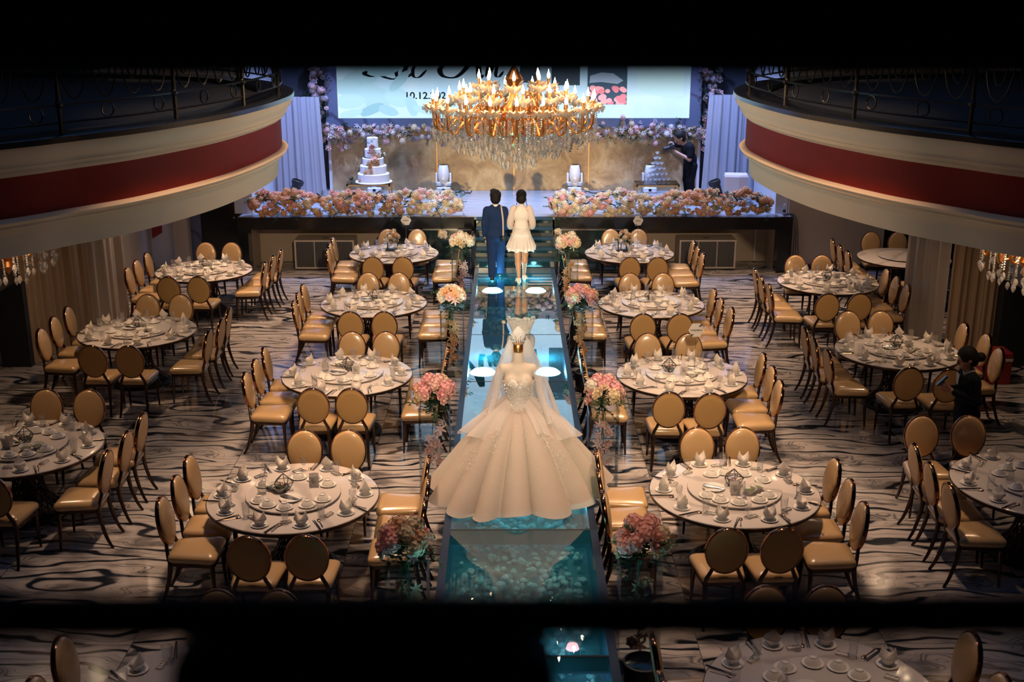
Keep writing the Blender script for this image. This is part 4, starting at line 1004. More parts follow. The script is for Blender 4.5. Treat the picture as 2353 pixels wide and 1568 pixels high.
# hexagonal table signs on thin stands
for i, (x, y, h, key, txt) in enumerate(((-1.86, 20.95, .42, 'L4', None), (2.33, 20.9, .42, 'R4', None), (2.3, 13.85, .42, 'R2', 'VANJAMUN'))):
    o = thing('table_sign', 'white hexagonal sign on a thin stick, standing on the ' + TABLES[key][2], 'sign', (x, y, .7825), (-.05, .25, .06)[i], 'hexagonal table signs')
    z = h
    part(o, 'stand', MB().lathe([(.028, 0), (.028, .004), (.004, .008)], 14, cap0=True).tube([(0, 0, .004), (0, 0, z)], .0028, 6).tube([(-.012, 0, z + .02), (0, 0, z), (.012, 0, z + .02)], .002, 5).mesh('sign_stand', 'steel'))
    hx = [(.098 * math.cos(k * PI / 3), z + .1 + .098 * math.sin(k * PI / 3)) for k in range(6)]
    pl = part(o, 'plaque', MB().prism(hx, -.003, .003, 'y').mesh('sign_plaque', 'paper', smooth=False))
    b = MB(); rr = random.Random(i)
    for cx, cz in ((.045, .165), (-.045, .03)):
        for k in range(7):
            a = rr.uniform(0, 6.28); l = .032; b.add([(cx, -.0042, z + cz), (cx + l * .5 * math.cos(a + .4), -.0042, z + cz + l * .5 * math.sin(a + .4)), (cx + l * math.cos(a), -.0042, z + cz + l * math.sin(a)), (cx + l * .5 * math.cos(a - .4), -.0042, z + cz + l * .5 * math.sin(a - .4))], [(0, 1, 2, 3)])
    part(pl, 'leaf_print', b.mesh('sign_leaves', 'eucal', smooth=False))
    if txt: text_obj('lettering', txt, .028, (0, -.0045, z + .09), (PI / 2, 0, 0), M['lettering'], pl)
    else:
        b = MB()
        for k in range(7): b.box(-.052 + .015 * k, -.042 + .015 * k, -.0044, -.0036, z + .09, z + .09 + rr.uniform(.012, .02))
        part(pl, 'lettering', b.mesh('sign_letters', 'lettering', smooth=False))

# ================================================================== MAIN CHANDELIER
def drop(b, x, y, z, s):     # faceted pendant, tip down
    n = 6; rg = [(.001, 0), (.32, -.25), (.5, -.8), (.34, -1.25), (.001, -1.75)]
    b.lathe([(q * s, zz * s) for q, zz in rg], n, TR((x, y, z)))
def strand(x, y, z0, z1, s=.055, bead=.012):
    b = MB(); z = z0
    while z > z1 + s * 1.8:
        b.sphere((x, y, z), (bead, bead, bead * 1.05), 5, 3); z -= bead * 2.15
    drop(b, x, y, z, s); return b
def arm_mesh(r, dz):
    """S-curved arm with a scroll loop, from the hub out to the candle dish at (r, 0, 0)"""
    P = bez([(.1, 0, -.1 + dz), (.28 * r + .05, 0, -.26 + dz * .7), (.55 * r, 0, -.27 + dz * .3), (.72 * r, 0, -.12), (.8 * r, 0, -.16), (r * .9, 0, -.25), (r * .98, 0, -.19), (r, 0, -.03)], 5)
    b = MB().tube(P, .017, 7)
    Q = [(.62 * r + .07 * math.cos(a) * (1 - .05 * k), 0, -.12 + .07 * math.sin(a) * (1 - .05 * k)) for k, a in enumerate([PI * q / 6 for q in range(13)])]
    b.tube(Q, .012, 6); return b
b = MB(); n_ = 32
b.loft([[(q * (1 + sc_ * math.cos(8 * 2 * PI * j / n_)) * math.cos(2 * PI * j / n_), q * (1 + sc_ * math.cos(8 * 2 * PI * j / n_)) * math.sin(2 * PI * j / n_), z + sc_ * .08 * math.cos(8 * 2 * PI * j / n_)) for j in range(n_)] for q, z, sc_ in ((.018, -.04, 0), (.035, -.025, 0), (.075, .0, .04), (.1, .03, .1), (.11, .05, .16), (.102, .048, .16), (.07, .012, .04), (.02, -.005, 0))], True)
ch_dish = b.mesh('candle_dish', 'amber', 30)
b = MB()
for k in range(9):
    a = 2 * PI * k / 9; x, y = .12 * math.cos(a), .12 * math.sin(a); drop(b, x, y, .03, .034)
ch_fringe = b.mesh('dish_crystals', 'crystal', smooth=False)
ch_candle = MB().lathe([(.016, 0), (.0155, .1), (.02, .105), (.02, .115), (.012, .12)], 10).mesh('candle_tube', 'goldpaint')
ch_bulb = MB().lathe([(.008, .115), (.017, .13), (.02, .145), (.016, .17), (.006, .2), (.001, .225)], 8).mesh('flame_bulb', 'bulb')
def chandelier(loc, lab, tiers, strands, name='chandelier', group=None, stem=2.0):
    t = thing(name, lab, 'chandelier', loc, 0, group)
    hp = [(.02, stem), (.02, .5), (.05, .45), (.11, .35), (.05, .25), (.06, .1)] if stem > .6 else [(.05, stem), (.05, stem - .02), (.02, stem - .04), (.03, .1)]
    part(t, 'stem', MB().lathe(hp + [ (.16, .02), (.19, -.08), (.13, -.2), (.16, -.28), (.07, -.36), (.09, -.42), (.03, -.48), (.001, -.52)], 18).mesh('chandelier_stem', 'gold', 50))
    if stem > .6: part(t, 'chain', MB().tube([(0, 0, stem), (0, 0, stem + 2)], .012, 6).mesh('chandelier_chain', 'gold'))
    for (n, r, z, off) in tiers:
        am = arm_mesh(r, -z * .4).mesh('chandelier_arm', 'gold', 60)
        for k in range(n):
            a = 2 * PI * (k + off) / n; o = part(t, 'arm', am, loc=(0, 0, z), rot=(0, 0, a))
            d = part(o, 'candle_dish', ch_dish, loc=(r, 0, 0)); part(o, 'dish_crystals', ch_fringe, loc=(r, 0, 0)); part(o, 'candle', ch_candle, loc=(r, 0, .0)); part(o, 'bulb', ch_bulb, loc=(r, 0, .0))
    rest = MB(); big = 0
    for i, (x, y, z0, z1, s) in enumerate(strands):
        if i < 100: part(t, 'crystal_strand', strand(x, y, z0, z1, s).mesh('crystal_strand', 'crystal', smooth=False))
        else:
            q = strand(x, y, z0, z1, s); rest.add(q.v, q.f)
    if rest.v: tag(part(t, 'crystal_strands', rest.mesh('crystal_strands', 'crystal', smooth=False)), kind='stuff')
    return t
rs = random.Random(8); sts = []
for ring, (n, r) in enumerate(((46, .98), (40, .84), (34, .7), (27, .55), (20, .4), (14, .27), (9, .14))):
    for k in range(n):
        a = 2 * PI * (k + rs.uniform(-.2, .2)) / n; rr = r * rs.uniform(.95, 1.03)
        zt = -.06 - .1 * (1 - r); zb = -.34 - .44 * (1 - r) ** 1.1 + rs.uniform(-.09, .05); sts.append((rr * math.cos(a), rr * math.sin(a), zt, zb, rs.uniform(.048, .064)))
sts = [q for q in sts if q[1] < .0] + [q for q in sts if q[1] >= .0]      # the near half first
chandelier((.06, 14.5, 3.93), 'huge gold crystal chandelier with candle bulbs hanging before the stage', [(20, .98, .0, .1), (12, .66, .11, .3), (8, .42, .24, .0)], sts, stem=2.2)
for i, (x, y) in enumerate(((-5.5, 12.6), (5.55, 12.2), (-4.95, 18.4), (5.35, 18.6))):
    ss = []
    for n, r, dz in ((18, .5, 0), (14, .36, -.1), (8, .2, -.18)):
        for k in range(n):
            a = 2 * PI * (k + rs.uniform(-.2, .2)) / n; ss.append((r * math.cos(a), r * math.sin(a), -.1, -.42 + dz + rs.uniform(-.03, .03), rs.uniform(.05, .065)))
    lab = ('small crystal chandelier under the left balcony near the tan drape', 'small crystal chandelier under the right balcony near the tan drape', 'small crystal chandelier under the left balcony by the stage end', 'small crystal chandelier under the right balcony by the stage end')[i]
    if i == 0: UC = chandelier((x, y, 2.83), lab, [(8, .5, 0, .2)], ss, group='chandeliers under the balconies', stem=.17)
    else: dup(UC, (x, y, 2.83), .3 * i, lab)

# ================================================================== FLOWERS
def flower_thing(name, label, cat, loc, spots, seed, fol, group=None, max_parts=100, folmat='leaf', nsprig=40, spl=.2, pts=None):
    r = random.Random(seed); t = thing(name, label, cat, loc, 0, group)
    heads(t, spots[:max_parts], r)
    rest = spots[max_parts:]
    if rest:
        bins = {}
        for (x, y, z, s, kind, col, d) in rest:
            me = head(kind, col); T = Matrix.Translation((x, y, z)) @ Vector(d).to_track_quat('Z', 'Y').to_matrix().to_4x4() @ Matrix.Scale(s, 4)
            bb = bins.setdefault(col, MB()); bb.add([v.co for v in me.vertices], [tuple(p.vertices) for p in me.polygons], T)
        first = None; mats = list(bins); mb = MB(); fm = []
        for ci, c in enumerate(mats): n0 = len(mb.f); mb.add(bins[c].v, bins[c].f); fm += [ci] * (len(mb.f) - n0)
        me = bpy.data.meshes.new('small_blossoms'); me.from_pydata(mb.v, [], mb.f); me.polygons.foreach_set('material_index', fm)
        for c in mats: me.materials.append(M['fl_' + c])
        me.shade_smooth(); tag(part(t, 'small_blossoms', me), kind='stuff')
    b = MB()
    for k in range(nsprig): p, d = fol(r); sprig(b, p, d, spl * r.uniform(.7, 1.3), 6, spl * .27, r)
    tag(part(t, 'foliage', b.mesh('foliage', folmat, smooth=False)), kind='stuff')
    return t
def hedge_spots(x0, x1, cols, seed, n, zc=.2, ry=.22, rz=.2):
    r = random.Random(seed); out = []
    for k in range(n):
        u = (k + .5) / n if k < n * .6 else r.random(); x = x0 + (x1 - x0) * ((u * 7.13) % 1 if k < n * .6 else u)
        end = min(1, .35 + min(x - x0, x1 - x) / .35); a = r.uniform(-1.15, 2.6); e = r.uniform(.8, 1.05) * end
        bumpy = 1 + .35 * math.sin(x * 5.3 + seed) * max(0, math.sin(a))
        y = -ry * math.cos(a) * e; z = zc + rz * math.sin(a) * e * bumpy
        d = Vector((r.uniform(-.4, .4), -math.cos(a), math.sin(a) + .2)); f = (x - x0) / (x1 - x0)
        pal = cols(f); kind = r.choice(['hydrangea', 'hydrangea', 'rose', 'rose', 'rose', 'lily'] if r.random() < .5 else ['hydrangea', 'rose'])
        s = {'hydrangea': r.uniform(.062, .088), 'rose': r.uniform(.04, .052), 'lily': .045}[kind]
        out.append((x, y, z, s, kind, r.choice(pal), d))
    # the biggest and frontmost first: those become parts of their own
    out.sort(key=lambda q: q[1] * 1.0 - q[3] * 2); return out
def ramp(f, stops):
    for p, c in stops:
        if f <= p: return c
    return stops[-1][1]
LH = lambda f: ramp(f, [(.2, ['orange', 'peach', 'orange', 'coral']), (.4, ['peach', 'coral', 'orange', 'cream']), (.62, ['peach', 'coral', 'blush', 'cream']), (.8, ['cream', 'blush', 'peach', 'cream']), (1, ['white', 'white', 'cream', 'blush'])])  # mixed blooms, with warm light partly painted into the orange left end
RH = lambda f: ramp(f, [(.25, ['white', 'cream', 'white', 'blush', 'pink']), (.5, ['cream', 'white', 'blush', 'cream']), (.7, ['peach', 'cream', 'blush', 'peach']), (1, ['peach', 'orange', 'peach', 'cream'])])  # varied bloom colours plus warm light put into the peach right end
def hedge_fol(x0, x1):
    def f(r): return (r.uniform(x0, x1), r.uniform(-.2, .05), r.uniform(.08, .35)), (r.uniform(-1, 1), r.uniform(-1, .6), r.uniform(-.6, 1.2))
    return f
for nm, x0, x1, pal, sd, lab in (('flower_hedge', -5.0, -.92, LH, 5, 'long flower hedge on the stage edge left of the steps, peach to white'), ('flower_hedge', .78, 5.08, RH, 9, 'long flower hedge on the stage edge right of the steps, white to peach')):
    sp = hedge_spots(x0, x1, pal, sd, 420)
    # raised clumps along the hedge
    r = random.Random(sd + 1)
    for cx in (([-4.72, -3.35, -3.0, -1.5, -1.15]) if x0 < 0 else [1.35, 2.2, 3.65, 3.95]):
        for k in range(12):
            a = r.uniform(0, 6.28); q = r.uniform(0, .16); col = r.choice(pal((cx - x0) / (x1 - x0)) + ['cream'])
            sp.append((cx + q * math.cos(a), .02 + q * .5 * math.sin(a), .34 + r.uniform(0, .14), r.uniform(.045, .06), 'rose', col, Vector((.5 * math.cos(a), .5 * math.sin(a) - .5, 1))))
    flower_thing(nm, lab, 'flowers', (0, SF + .13, SZ + .02), sp, sd, hedge_fol(x0, x1), 'flower hedges on the stage edge', nsprig=170, spl=.2)
# a fallen bloom hanging off each hedge
for k, (x, z) in enumerate(((-1.27, .78), (.93, .82))):
    flower_thing('hanging_blossom', ('small cream flower cluster hanging below the left hedge', 'small cream flower cluster hanging below the right hedge')[k], 'flowers', (x, SF - .2, z), dome_spots(7, (0, 0, 0), .06, ['cream', 'white'], r, .045, .055, 1.2), 70 + k, lambda r: ((0, 0, .1), (0, .1, 1)), nsprig=2, spl=.2)
# garland framing the screen
gs = []
r = random.Random(33)
for k in range(520):
    x = r.uniform(-4.0, 4.25); z = 2.34 + r.gauss(0, .08) - .06 * math.cos(x * 1.1); y = r.uniform(-.12, .05) - .05
    kind = r.choice(['rose', 'rose', 'hydrangea', 'lily']); s = {'hydrangea': .07, 'rose': .045, 'lily': .05}[kind] * r.uniform(.85, 1.15)
    gs.append((x, y, z, s, kind, r.choice(['white', 'blush', 'mauve', 'cream', 'mauve']), Vector((r.uniform(-.6, .6), -1, r.uniform(-.5, .8)))))
for sx in (-4.06, 4.3):
    for k in range(120):
        z = r.uniform(2.2, 4.2); x = sx + r.gauss(0, .09) * (1.2 if z < 2.6 else 1); gs.append((x, r.uniform(-.15, 0), z, r.uniform(.05, .08), r.choice(['rose', 'hydrangea']), r.choice(['mauve', 'blush', 'mauve']), Vector((r.uniform(-.6, .6), -1, r.uniform(-.5, .8)))))
for k in range(40):
    sx = r.choice((-1, 1)); x = (3.9 if sx > 0 else -3.8) + r.uniform(-.35, .35); gs.append((x, r.uniform(-.2, -.05), r.uniform(2.0, 2.5), r.uniform(.05, .07), 'rose', r.choice(['mauve', 'blush', 'white']), Vector((r.uniform(-.6, .6), -1, .2))))
gs.sort(key=lambda q: -q[3])
def gfol(r):
    if r.random() < .7: return (r.uniform(-4.0, 4.2), -.05, 2.36 + r.gauss(0, .08)), (r.uniform(-1, 1), -.5, r.uniform(-1, 1))
    return (r.choice((-4.06, 4.3)) + r.uniform(-.1, .1), -.05, r.uniform(2.2, 4.1)), (r.uniform(-1, 1), -.5, r.uniform(-1, 1))
flower_thing('flower_garland', 'garland of pale mauve flowers framing the bottom and sides of the screen', 'flowers', (0, SB - .08, 0), gs, 12, gfol, nsprig=320, spl=.22)

# acrylic stands and their bouquets along the aisle
STH = 1.0
def stand_mesh():
    b = MB(); w = .165
    for (x0, x1, y0, y1) in ((-w, w, -w, -w + .008), (-w, w, w - .008, w), (-w, -w + .008, -w, w), (w - .008, w, -w, w)): b.box(x0, x1, y0, y1, .012, STH - .008)
    return b.mesh('stand_walls', 'acrylic', smooth=False)
stw = stand_mesh(); stt = MB().box(-.17, .17, -.17, .17, STH - .008, STH).mesh('stand_top', 'acrylic', smooth=False); stb = MB().box(-.175, .175, -.175, .175, 0, .012).mesh('stand_base', 'acrylic', smooth=False)
STANDS = [(-.82, 19.75, 'left', 0, ['white', 'white', 'blush', 'cream']), (-.81, 16.05, 'left', 1, ['white', 'peach', 'blush', 'white', 'cream']), (-.81, 11.95, 'left', 2, ['pink', 'blush', 'pink', 'cream']), (-.81, 8.4, 'left', 3, ['coral', 'coral', 'cream', 'peach', 'cream']),
          (1.02, 19.65, 'right', 0, ['cream', 'cream', 'white', 'blush']), (1.02, 15.95, 'right', 1, ['pink', 'coral', 'cream', 'pink']), (1.02, 11.95, 'right', 2, ['pink', 'pink', 'cream', 'white']), (1.04, 8.42, 'right', 3, ['coral', 'coral', 'coral', 'cream'])]
wt = ['nearest the stage', 'second from the stage', 'beside the ball gown', 'nearest the camera']
bdesc = {('left', 0): 'white and blush bouquet', ('left', 1): 'loose white and peach bouquet with a lily', ('left', 2): 'pink hydrangea bouquet', ('left', 3): 'dim coral and cream bouquet', ('right', 0): 'round cream bouquet', ('right', 1): 'pink topped cream bouquet', ('right', 2): 'big pink hydrangea bouquet with white roses', ('right', 3): 'dim coral hydrangea bouquet'}
S0 = None
for i, (x, y, side, k, cols) in enumerate(STANDS):
    lab = 'clear acrylic flower stand %s of the aisle, %s' % (side, wt[k])
    if S0 is None:
        S0 = thing('flower_stand', lab, 'flower stand', (x, y, 0), 0, 'acrylic stands along the aisle'); part(S0, 'walls', stw); part(S0, 'top', stt); part(S0, 'base', stb)
    else: dup(S0, (x, y, 0), 0, lab, 'acrylic stands along the aisle')
    rr = random.Random(40 + i)
    heavy = k >= 2 or (side == 'right' and k == 1)
    sp = dome_spots(15 if heavy else 26, (0, 0, .17), .17, cols, rr, .058, .07, .75, ('hydrangea', 'hydrangea', 'rose', 'hydrangea') if heavy else ('rose', 'rose', 'rose', 'hydrangea', 'lily'))
    if heavy: sp += dome_spots(13, (0, 0, .14), .215, ['cream', 'white', 'peach', 'blush'], rr, .035, .05, .8, ('rose', 'rose', 'lily'))
    t = flower_thing('bouquet', '%s on the acrylic stand %s of the aisle' % (bdesc[(side, k)], side), 'flowers', (x, y, STH), sp, 50 + i,
                     lambda r: ((r.uniform(-.1, .1), r.uniform(-.1, .1), r.uniform(.05, .2)), (r.uniform(-1, 1), r.uniform(-1, 1), r.uniform(-.7, .8))), 'bouquets along the aisle', nsprig=34, spl=.2)
    # stems and orchids trailing down inside the clear stand
    b = MB()
    for q in range(6): b.tube([(rr.uniform(-.02, .02), rr.uniform(-.02, .02), -.012), (rr.uniform(-.05, .05), rr.uniform(-.05, .05), -.25 - rr.uniform(0, .2))], .004, 5)
    part(t, 'stems', b.mesh('stems', 'eucal'))
    col = rr.choice(['peach', 'peach', 'orange', 'blush'])
    for q in range(17):
        u = q / 16; part(t, 'orchid', head('lily', col) if q % 3 else head('rose', col), loc=(rr.uniform(-.07, .07), rr.uniform(-.08, .05), -.2 - .55 * u), rot=Vector((rr.uniform(-1, 1), -1, rr.uniform(-.5, 1))).to_track_quat('Z', 'Y').to_euler(), scale=rr.uniform(.045, .06))

# ================================================================== WEDDING GOWN ON ITS DRESS FORM
DX, DY = .09, 11.0
AZ2 = AZ
# body form: local front is -Y
GS = .93
mn = thing('dress_form', 'pale headless dress form with gold neck cap wearing the ball gown', 'dress form', (DX, DY, AZ)); mn.scale = (GS, GS, 1.0)
part(mn, 'torso', sdf_mesh('dress_form_torso', [('e', (0, .0, 1.17), (.155, .1, .14)), ('e', (-.07, -.06, 1.17), (.075, .065, .075)), ('e', (.07, -.06, 1.17), (.075, .065, .075)), ('e', (0, 0, .98), (.112, .085, .15)), ('e', (0, 0, .84), (.16, .12, .14)),
        ('c', (-.15, .005, 1.29), (.15, .005, 1.29), .05, .05), ('c', (0, .01, 1.28), (0, .0, 1.47), .075, .047), ('e', (0, .0, 1.26), (.13, .075, .08))], .01, .035, 'mannequin'))
part(mn, 'neck_cap', MB().lathe([(.05, 1.465), (.053, 1.47), (.053, 1.53), (.046, 1.545), (.001, 1.55)], 22, cap0=True).mesh('neck_cap', 'gold'), label='gold neck cap')
part(mn, 'pole', MB().tube([(0, 0, 0), (0, 0, .8)], .016, 8).lathe([(.18, 0), (.18, .012), (.03, .03)], 20, cap0=True).mesh('form_pole', 'steel'))
gw = thing('wedding_gown', 'champagne beaded ball gown with a huge pleated skirt standing on the aisle', 'wedding gown', (DX, DY, AZ)); gw.scale = (GS, GS, 1.0)
# bodice: sweetheart neckline, pointed basque waist; its surface follows the form
def bod(u, v):
    a = -PI / 2 + (u - .5) * 2 * PI * .999; ca, sa = math.cos(a), math.sin(a)
    fr = max(0, -sa)                                  # 1 at the front
    top = 1.19 - .0 + .055 * math.exp(-((abs(ca) - .42) / .22) ** 2) * fr - .02 * math.exp(-(ca / .13) ** 2) * fr
    bot = .93 - .13 * max(0, fr - .25) ** 1.5 / .65
    z = bot + (top - bot) * v
    def prof(z):
        pts = [(.78, .168, .128), (.85, .16, .122), (.95, .122, .096), (1.0, .119, .094), (1.08, .142, .115), (1.16, .166, .135), (1.22, .164, .118), (1.26, .16, .1)]
        for (z0, a0, b0), (z1, a1, b1) in zip(pts[:-1], pts[1:]):
            if z <= z1: t = max(0, (z - z0) / (z1 - z0)); return a0 + (a1 - a0) * t, b0 + (b1 - b0) * t
        return pts[-1][1:]
    rx, ry = prof(z); bust = .02 * math.exp(-((z - 1.16) / .06) ** 2) * math.exp(-((abs(ca) - .45) / .3) ** 2) * fr
    return ((rx + .008) * ca, (ry + .008 + bust) * sa, z)
part(gw, 'bodice', MB().grid(bod, 56, 16).mesh('gown_bodice', 'lace', 80), label='silver beaded bodice')
NP = 15
def skirt(u, v, layer=0):
    a = 2 * PI * u; t = v ** .92
    fold = 2 * abs(math.sin(.5 * NP * a + .8 * math.sin(3 * a) + .4)) ** .55 - 1
    R = .115 + .725 * t + .075 * (1 - math.exp(-7 * t)) ; amp = .075 * t ** 1.1 + .006
    R *= 1 + .05 * math.sin(2 * a + .6) + .035 * math.sin(5 * a + 1.3)
    r = R + amp * fold + layer
    z = .96 * (1 - t) + .035 + .03 * math.sin(PI * t) + (.03 * math.sin(4 * a + 1) + .02 * math.sin(7 * a)) * t ** 4 + .012 * fold * t
    fb = max(0, -math.sin(a)); z += (-.11 * fb ** 2) * (1 - t) ** 3
    return (r * math.cos(a), r * math.sin(a) * .95, max(z, .012))
part(gw, 'skirt', MB().grid(lambda u, v: skirt(u, v), 300, 44).mesh('gown_skirt', 'tulle', 80))
part(gw, 'underskirt', MB().grid(lambda u, v: tuple(q * k for q, k in zip(skirt(u, min(v, .97)), (.93, .93, .97))), 120, 20).mesh('gown_underskirt', 'tulle', 80))
def overskirt(s, a0, a1, v1, fl):
    def fn(u, v):
        a = a0 + (a1 - a0) * u; vv = v * v1 * (1 - .35 * abs(u - .5) * 2)
        x, y, z = skirt((a / (2 * PI)) % 1.0, vv); k = 1 + (.06 + fl * math.sin(9 * u + 3 * v) ) * (.3 + vv * 2) * .5
        return (x * k + .0, y * k, z + .02 + .03 * v * math.sin(13 * u))
    part(gw, 'overskirt', MB().grid(fn, 60, 18).mesh('gown_overskirt', 'organza', 80), label='sheer organza hip ruffle')
overskirt(1, -2.0 + .9, .5, .42, .1); overskirt(1, PI - .5, 2 * PI - 2.05 + .01, .42, .1); overskirt(1, -.35, .75, .5, .14); overskirt(1, PI - .75, PI + .3, .5, .14)
for s in (-1, 1):
    P = bez([(s * .175, .0, 1.285), (s * .215, -.01, 1.2), (s * .235, -.035, 1.05), (s * .285, -.08, .9), (s * .34, -.17, .76)], 5)
    part(gw, 'sleeve', MB().tube(P, [.05 - .001 * i for i in range(len(P))], 12, caps=False).mesh('gown_sleeve', 'organza', 80), label='sheer lace sleeve')
rg = random.Random(2); b = MB()
def gem(p, s): b.sphere(p, s, 5, 3)
for k in range(520):
    u = rg.gauss(.75, .13) % 1.0; v = rg.random() ** 1.4; p = skirt(u, v * .97, .008); gem(p, rg.choice((.0022, .0026, .003, .0042)))
for c_u, c_v in ((.62, .55), (.885, .52), (.66, .3), (.86, .3)):
    for k in range(95): p = skirt((c_u + rg.gauss(0, .016)) % 1, min(max(c_v + rg.gauss(0, .07), .05), .9), .02); gem(p, rg.choice((.003, .004, .005)))
for k in range(300): p = Vector(bod(rg.gauss(.5, .14) % 1, rg.random())); gem(p * 1.0 + Vector((0, -.004, 0)), rg.choice((.0028, .0035, .0048)))
for s in (-1, 1):
    for k in range(110):
        t = rg.random(); c = Vector((s * (.175 + .165 * t ** 1.2), -.17 * t * t, 1.285 - .52 * t)); d = Vector((rg.gauss(0, 1), rg.gauss(0, 1), rg.gauss(0, .3))).normalized() * .05; gem(c + d, .0035)
tag(part(gw, 'rhinestones', b.mesh('gown_rhinestones', 'rhinestone', smooth=False)), kind='stuff')
# veil falls from the top of the neck behind the shoulders
def veil(u, v):
    a = PI * (u - .5) * 1.15 + PI / 2; w = .012 + .40 * v ** .75 + .05 * v * math.sin(11 * u); z = 1.70 - .92 * v - .04 * math.sin(9 * u) * v
    return (w * math.cos(a) * 1.02, .075 + w * math.sin(a) * .5 + .06 * v, z)
ve = thing('bridal_veil', 'sheer white veil falling behind the shoulders of the dress form', 'veil', (DX, DY, AZ)); ve.scale = (GS, GS, 1.0)
part(ve, 'tulle', MB().grid(veil, 60, 20).mesh('veil_tulle', 'veil', 80))
ti = thing('tiara', 'spiky silver tiara resting on the neck of the dress form', 'tiara', (DX, DY, AZ + 1.55)); ti.scale = (GS,) * 3
b = MB().tube([(.058 * math.cos(a), .058 * math.sin(a), .0) for a in [2 * PI * k / 20 for k in range(20)]], .004, 6, closed=True)
for k in range(11):
    a = PI + PI * k / 10; x, y = .058 * math.cos(a), .058 * math.sin(a); h = (.11, .075)[k % 2]; b.tube([(x, y, 0), (x * 1.55, y * 1.35, h)], .0022, 5).sphere((x * 1.55, y * 1.35, h), .006, 6, 4)
    if k < 10: a2 = a + PI / 20; b.tube([(x * 1.3, y * 1.2, h * .55), (.075 * math.cos(a2), .07 * math.sin(a2), .035)], .0018, 4).sphere((.075 * math.cos(a2), .07 * math.sin(a2), .035), .005, 6, 4)
part(ti, 'wire', b.mesh('tiara_wire', 'steel'))

# ================================================================== THINGS ON THE STAGE
def glass_table(x0, x1, y0, y1, z, label):
    t = thing('glass_table', label, 'table', ((x0 + x1) / 2, (y0 + y1) / 2, SZ), 0, 'gold framed glass tables')
    w, d, h = (x1 - x0) / 2, (y1 - y0) / 2, z - SZ
    part(t, 'glass_top', MB().box(-w, w, -d, d, h - .014, h).mesh('glass_top', glass_mat('smoked_glass', (.35, .42, .43), 1.6), smooth=False))
    b = MB()
    for yy in (-d, d - .03): b.box(-w, w, yy, yy + .03, h - .05, h - .015)
    for xx in (-w, w - .03): b.box(xx, xx + .03, -d, d, h - .05, h - .015)
    part(t, 'frame', b.mesh('glass_table_frame', 'goldpaint', smooth=False))
    for sx in (-1, 1):
        for sy in (-1, 1): part(t, 'leg', MB().cbox((sx * (w - .017), sy * (d - .017), (h - .05) / 2), (.034, .034, h - .05)).mesh('glass_table_leg', 'goldpaint', smooth=False))
glass_table(-3.36, -2.46, 24.2, 24.75, 1.44, 'gold framed glass table under the tall wedding cake')
glass_table(2.63, 3.52, 24.1, 24.65, 1.44, 'gold framed glass table under the champagne tower')
ck = thing('wedding_cake', 'tall white five tier wedding cake with dried flowers on the glass table', 'cake', (-2.82, 24.45, 1.44))
part(ck, 'board', MB().lathe([(.001, .0), (.38, .0), (.385, .012), (.38, .022), (.001, .022)], 40).mesh('cake_board', 'icing', 30))
z = .022
TI = [(.33, .17), (.275, .165), (.22, .155), (.168, .19), (.115, .225)]
for i, (rr_, hh) in enumerate(TI):
    part(ck, 'tier', MB().lathe([(rr_, z), (rr_, z + hh - .012), (rr_ - .012, z + hh), (.001, z + hh)], 40).mesh('cake_tier', 'icing', 30))
    if i == 2: part(ck, 'ribbon', MB().lathe([(.19, z + hh), (.19, z + hh + .014), (.16, z + hh + .014)], 36).mesh('cake_ribbon', 'blackmatt'))
    z += hh
r = random.Random(6)
for k in range(26):     # slanting cluster of dried blooms across the middle tiers
    u = r.gauss(0, .1); w_ = r.gauss(0, .05); x = .03 + u; zz = .42 + u * .9 + w_; rad = .33 if zz < .19 else .278 if zz < .36 else .225 if zz < .52 else .17
    y = -math.sqrt(max(rad * rad - x * x, .001)) - .01
    col = 'white' if u > .1 else r.choice(['orange', 'coral', 'orange', 'peach']); kd = r.choice(['hydrangea', 'rose'])
    part(ck, kd, head(kd, col), loc=(x, y, zz), rot=Vector((x, y, .1)).to_track_quat('Z', 'Y').to_euler(), scale=r.uniform(.032, .05))
part(ck, 'rose', head('rose', 'coral'), loc=(.0, -.135, .73), rot=Vector((0, -1, .2)).to_track_quat('Z', 'Y').to_euler(), scale=.06)
b = MB()
for k in range(16): sprig(b, (r.uniform(-.1, .09), -.14 - r.uniform(0, .04), .72 + r.uniform(-.02, .2)), (r.uniform(-1, 1), -.5, r.uniform(.2, 1)), .06, 3, .03, r)
for k in range(12): sprig(b, (r.uniform(-.18, .2), -.29, .3 + r.uniform(0, .3)), (r.uniform(-1, 1), -.4, r.uniform(-1, 1)), .06, 3, .03, r)
tag(part(ck, 'leaves', b.mesh('cake_leaves', 'leaf', smooth=False)), kind='stuff')
b = MB()
def squig(x0, x1, z, n, h):
    pts = []
    for q in range(n * 4 + 1):
        x = x0 + (x1 - x0) * q / (n * 4); pts.append((x, -math.sqrt(max(.171 ** 2 - x * x, 0)), z + h * (.5 + .5 * math.sin(q * PI / 2 + .4 * math.sin(q * 1.7)))))
    b.tube(pts, .0035, 4)
squig(-.06, -.01, .655, 4, .024); squig(.01, .06, .655, 3, .026); squig(-.1, -.035, .612, 5, .026); squig(-.025, .04, .612, 4, .026); squig(.05, .09, .612, 2, .028); squig(-.03, .07, .578, 5, .014)
part(ck, 'lettering', b.mesh('cake_lettering', 'redink'), label='dark red iced script')
pl = thing('potted_greenery', 'small green plant in a clear cup beside the cake', 'plant', (-3.27, 24.42, 1.44))
part(pl, 'cup', MB().lathe([(.03, 0), (.04, .06), (.037, .06), (.028, .006)], 16, cap0=True).mesh('plant_cup', 'glass'))
b = MB()
for k in range(9): sprig(b, (0, 0, .03), (r.uniform(-1, 1), r.uniform(-1, 1), 1.2), .1, 4, .04, r)
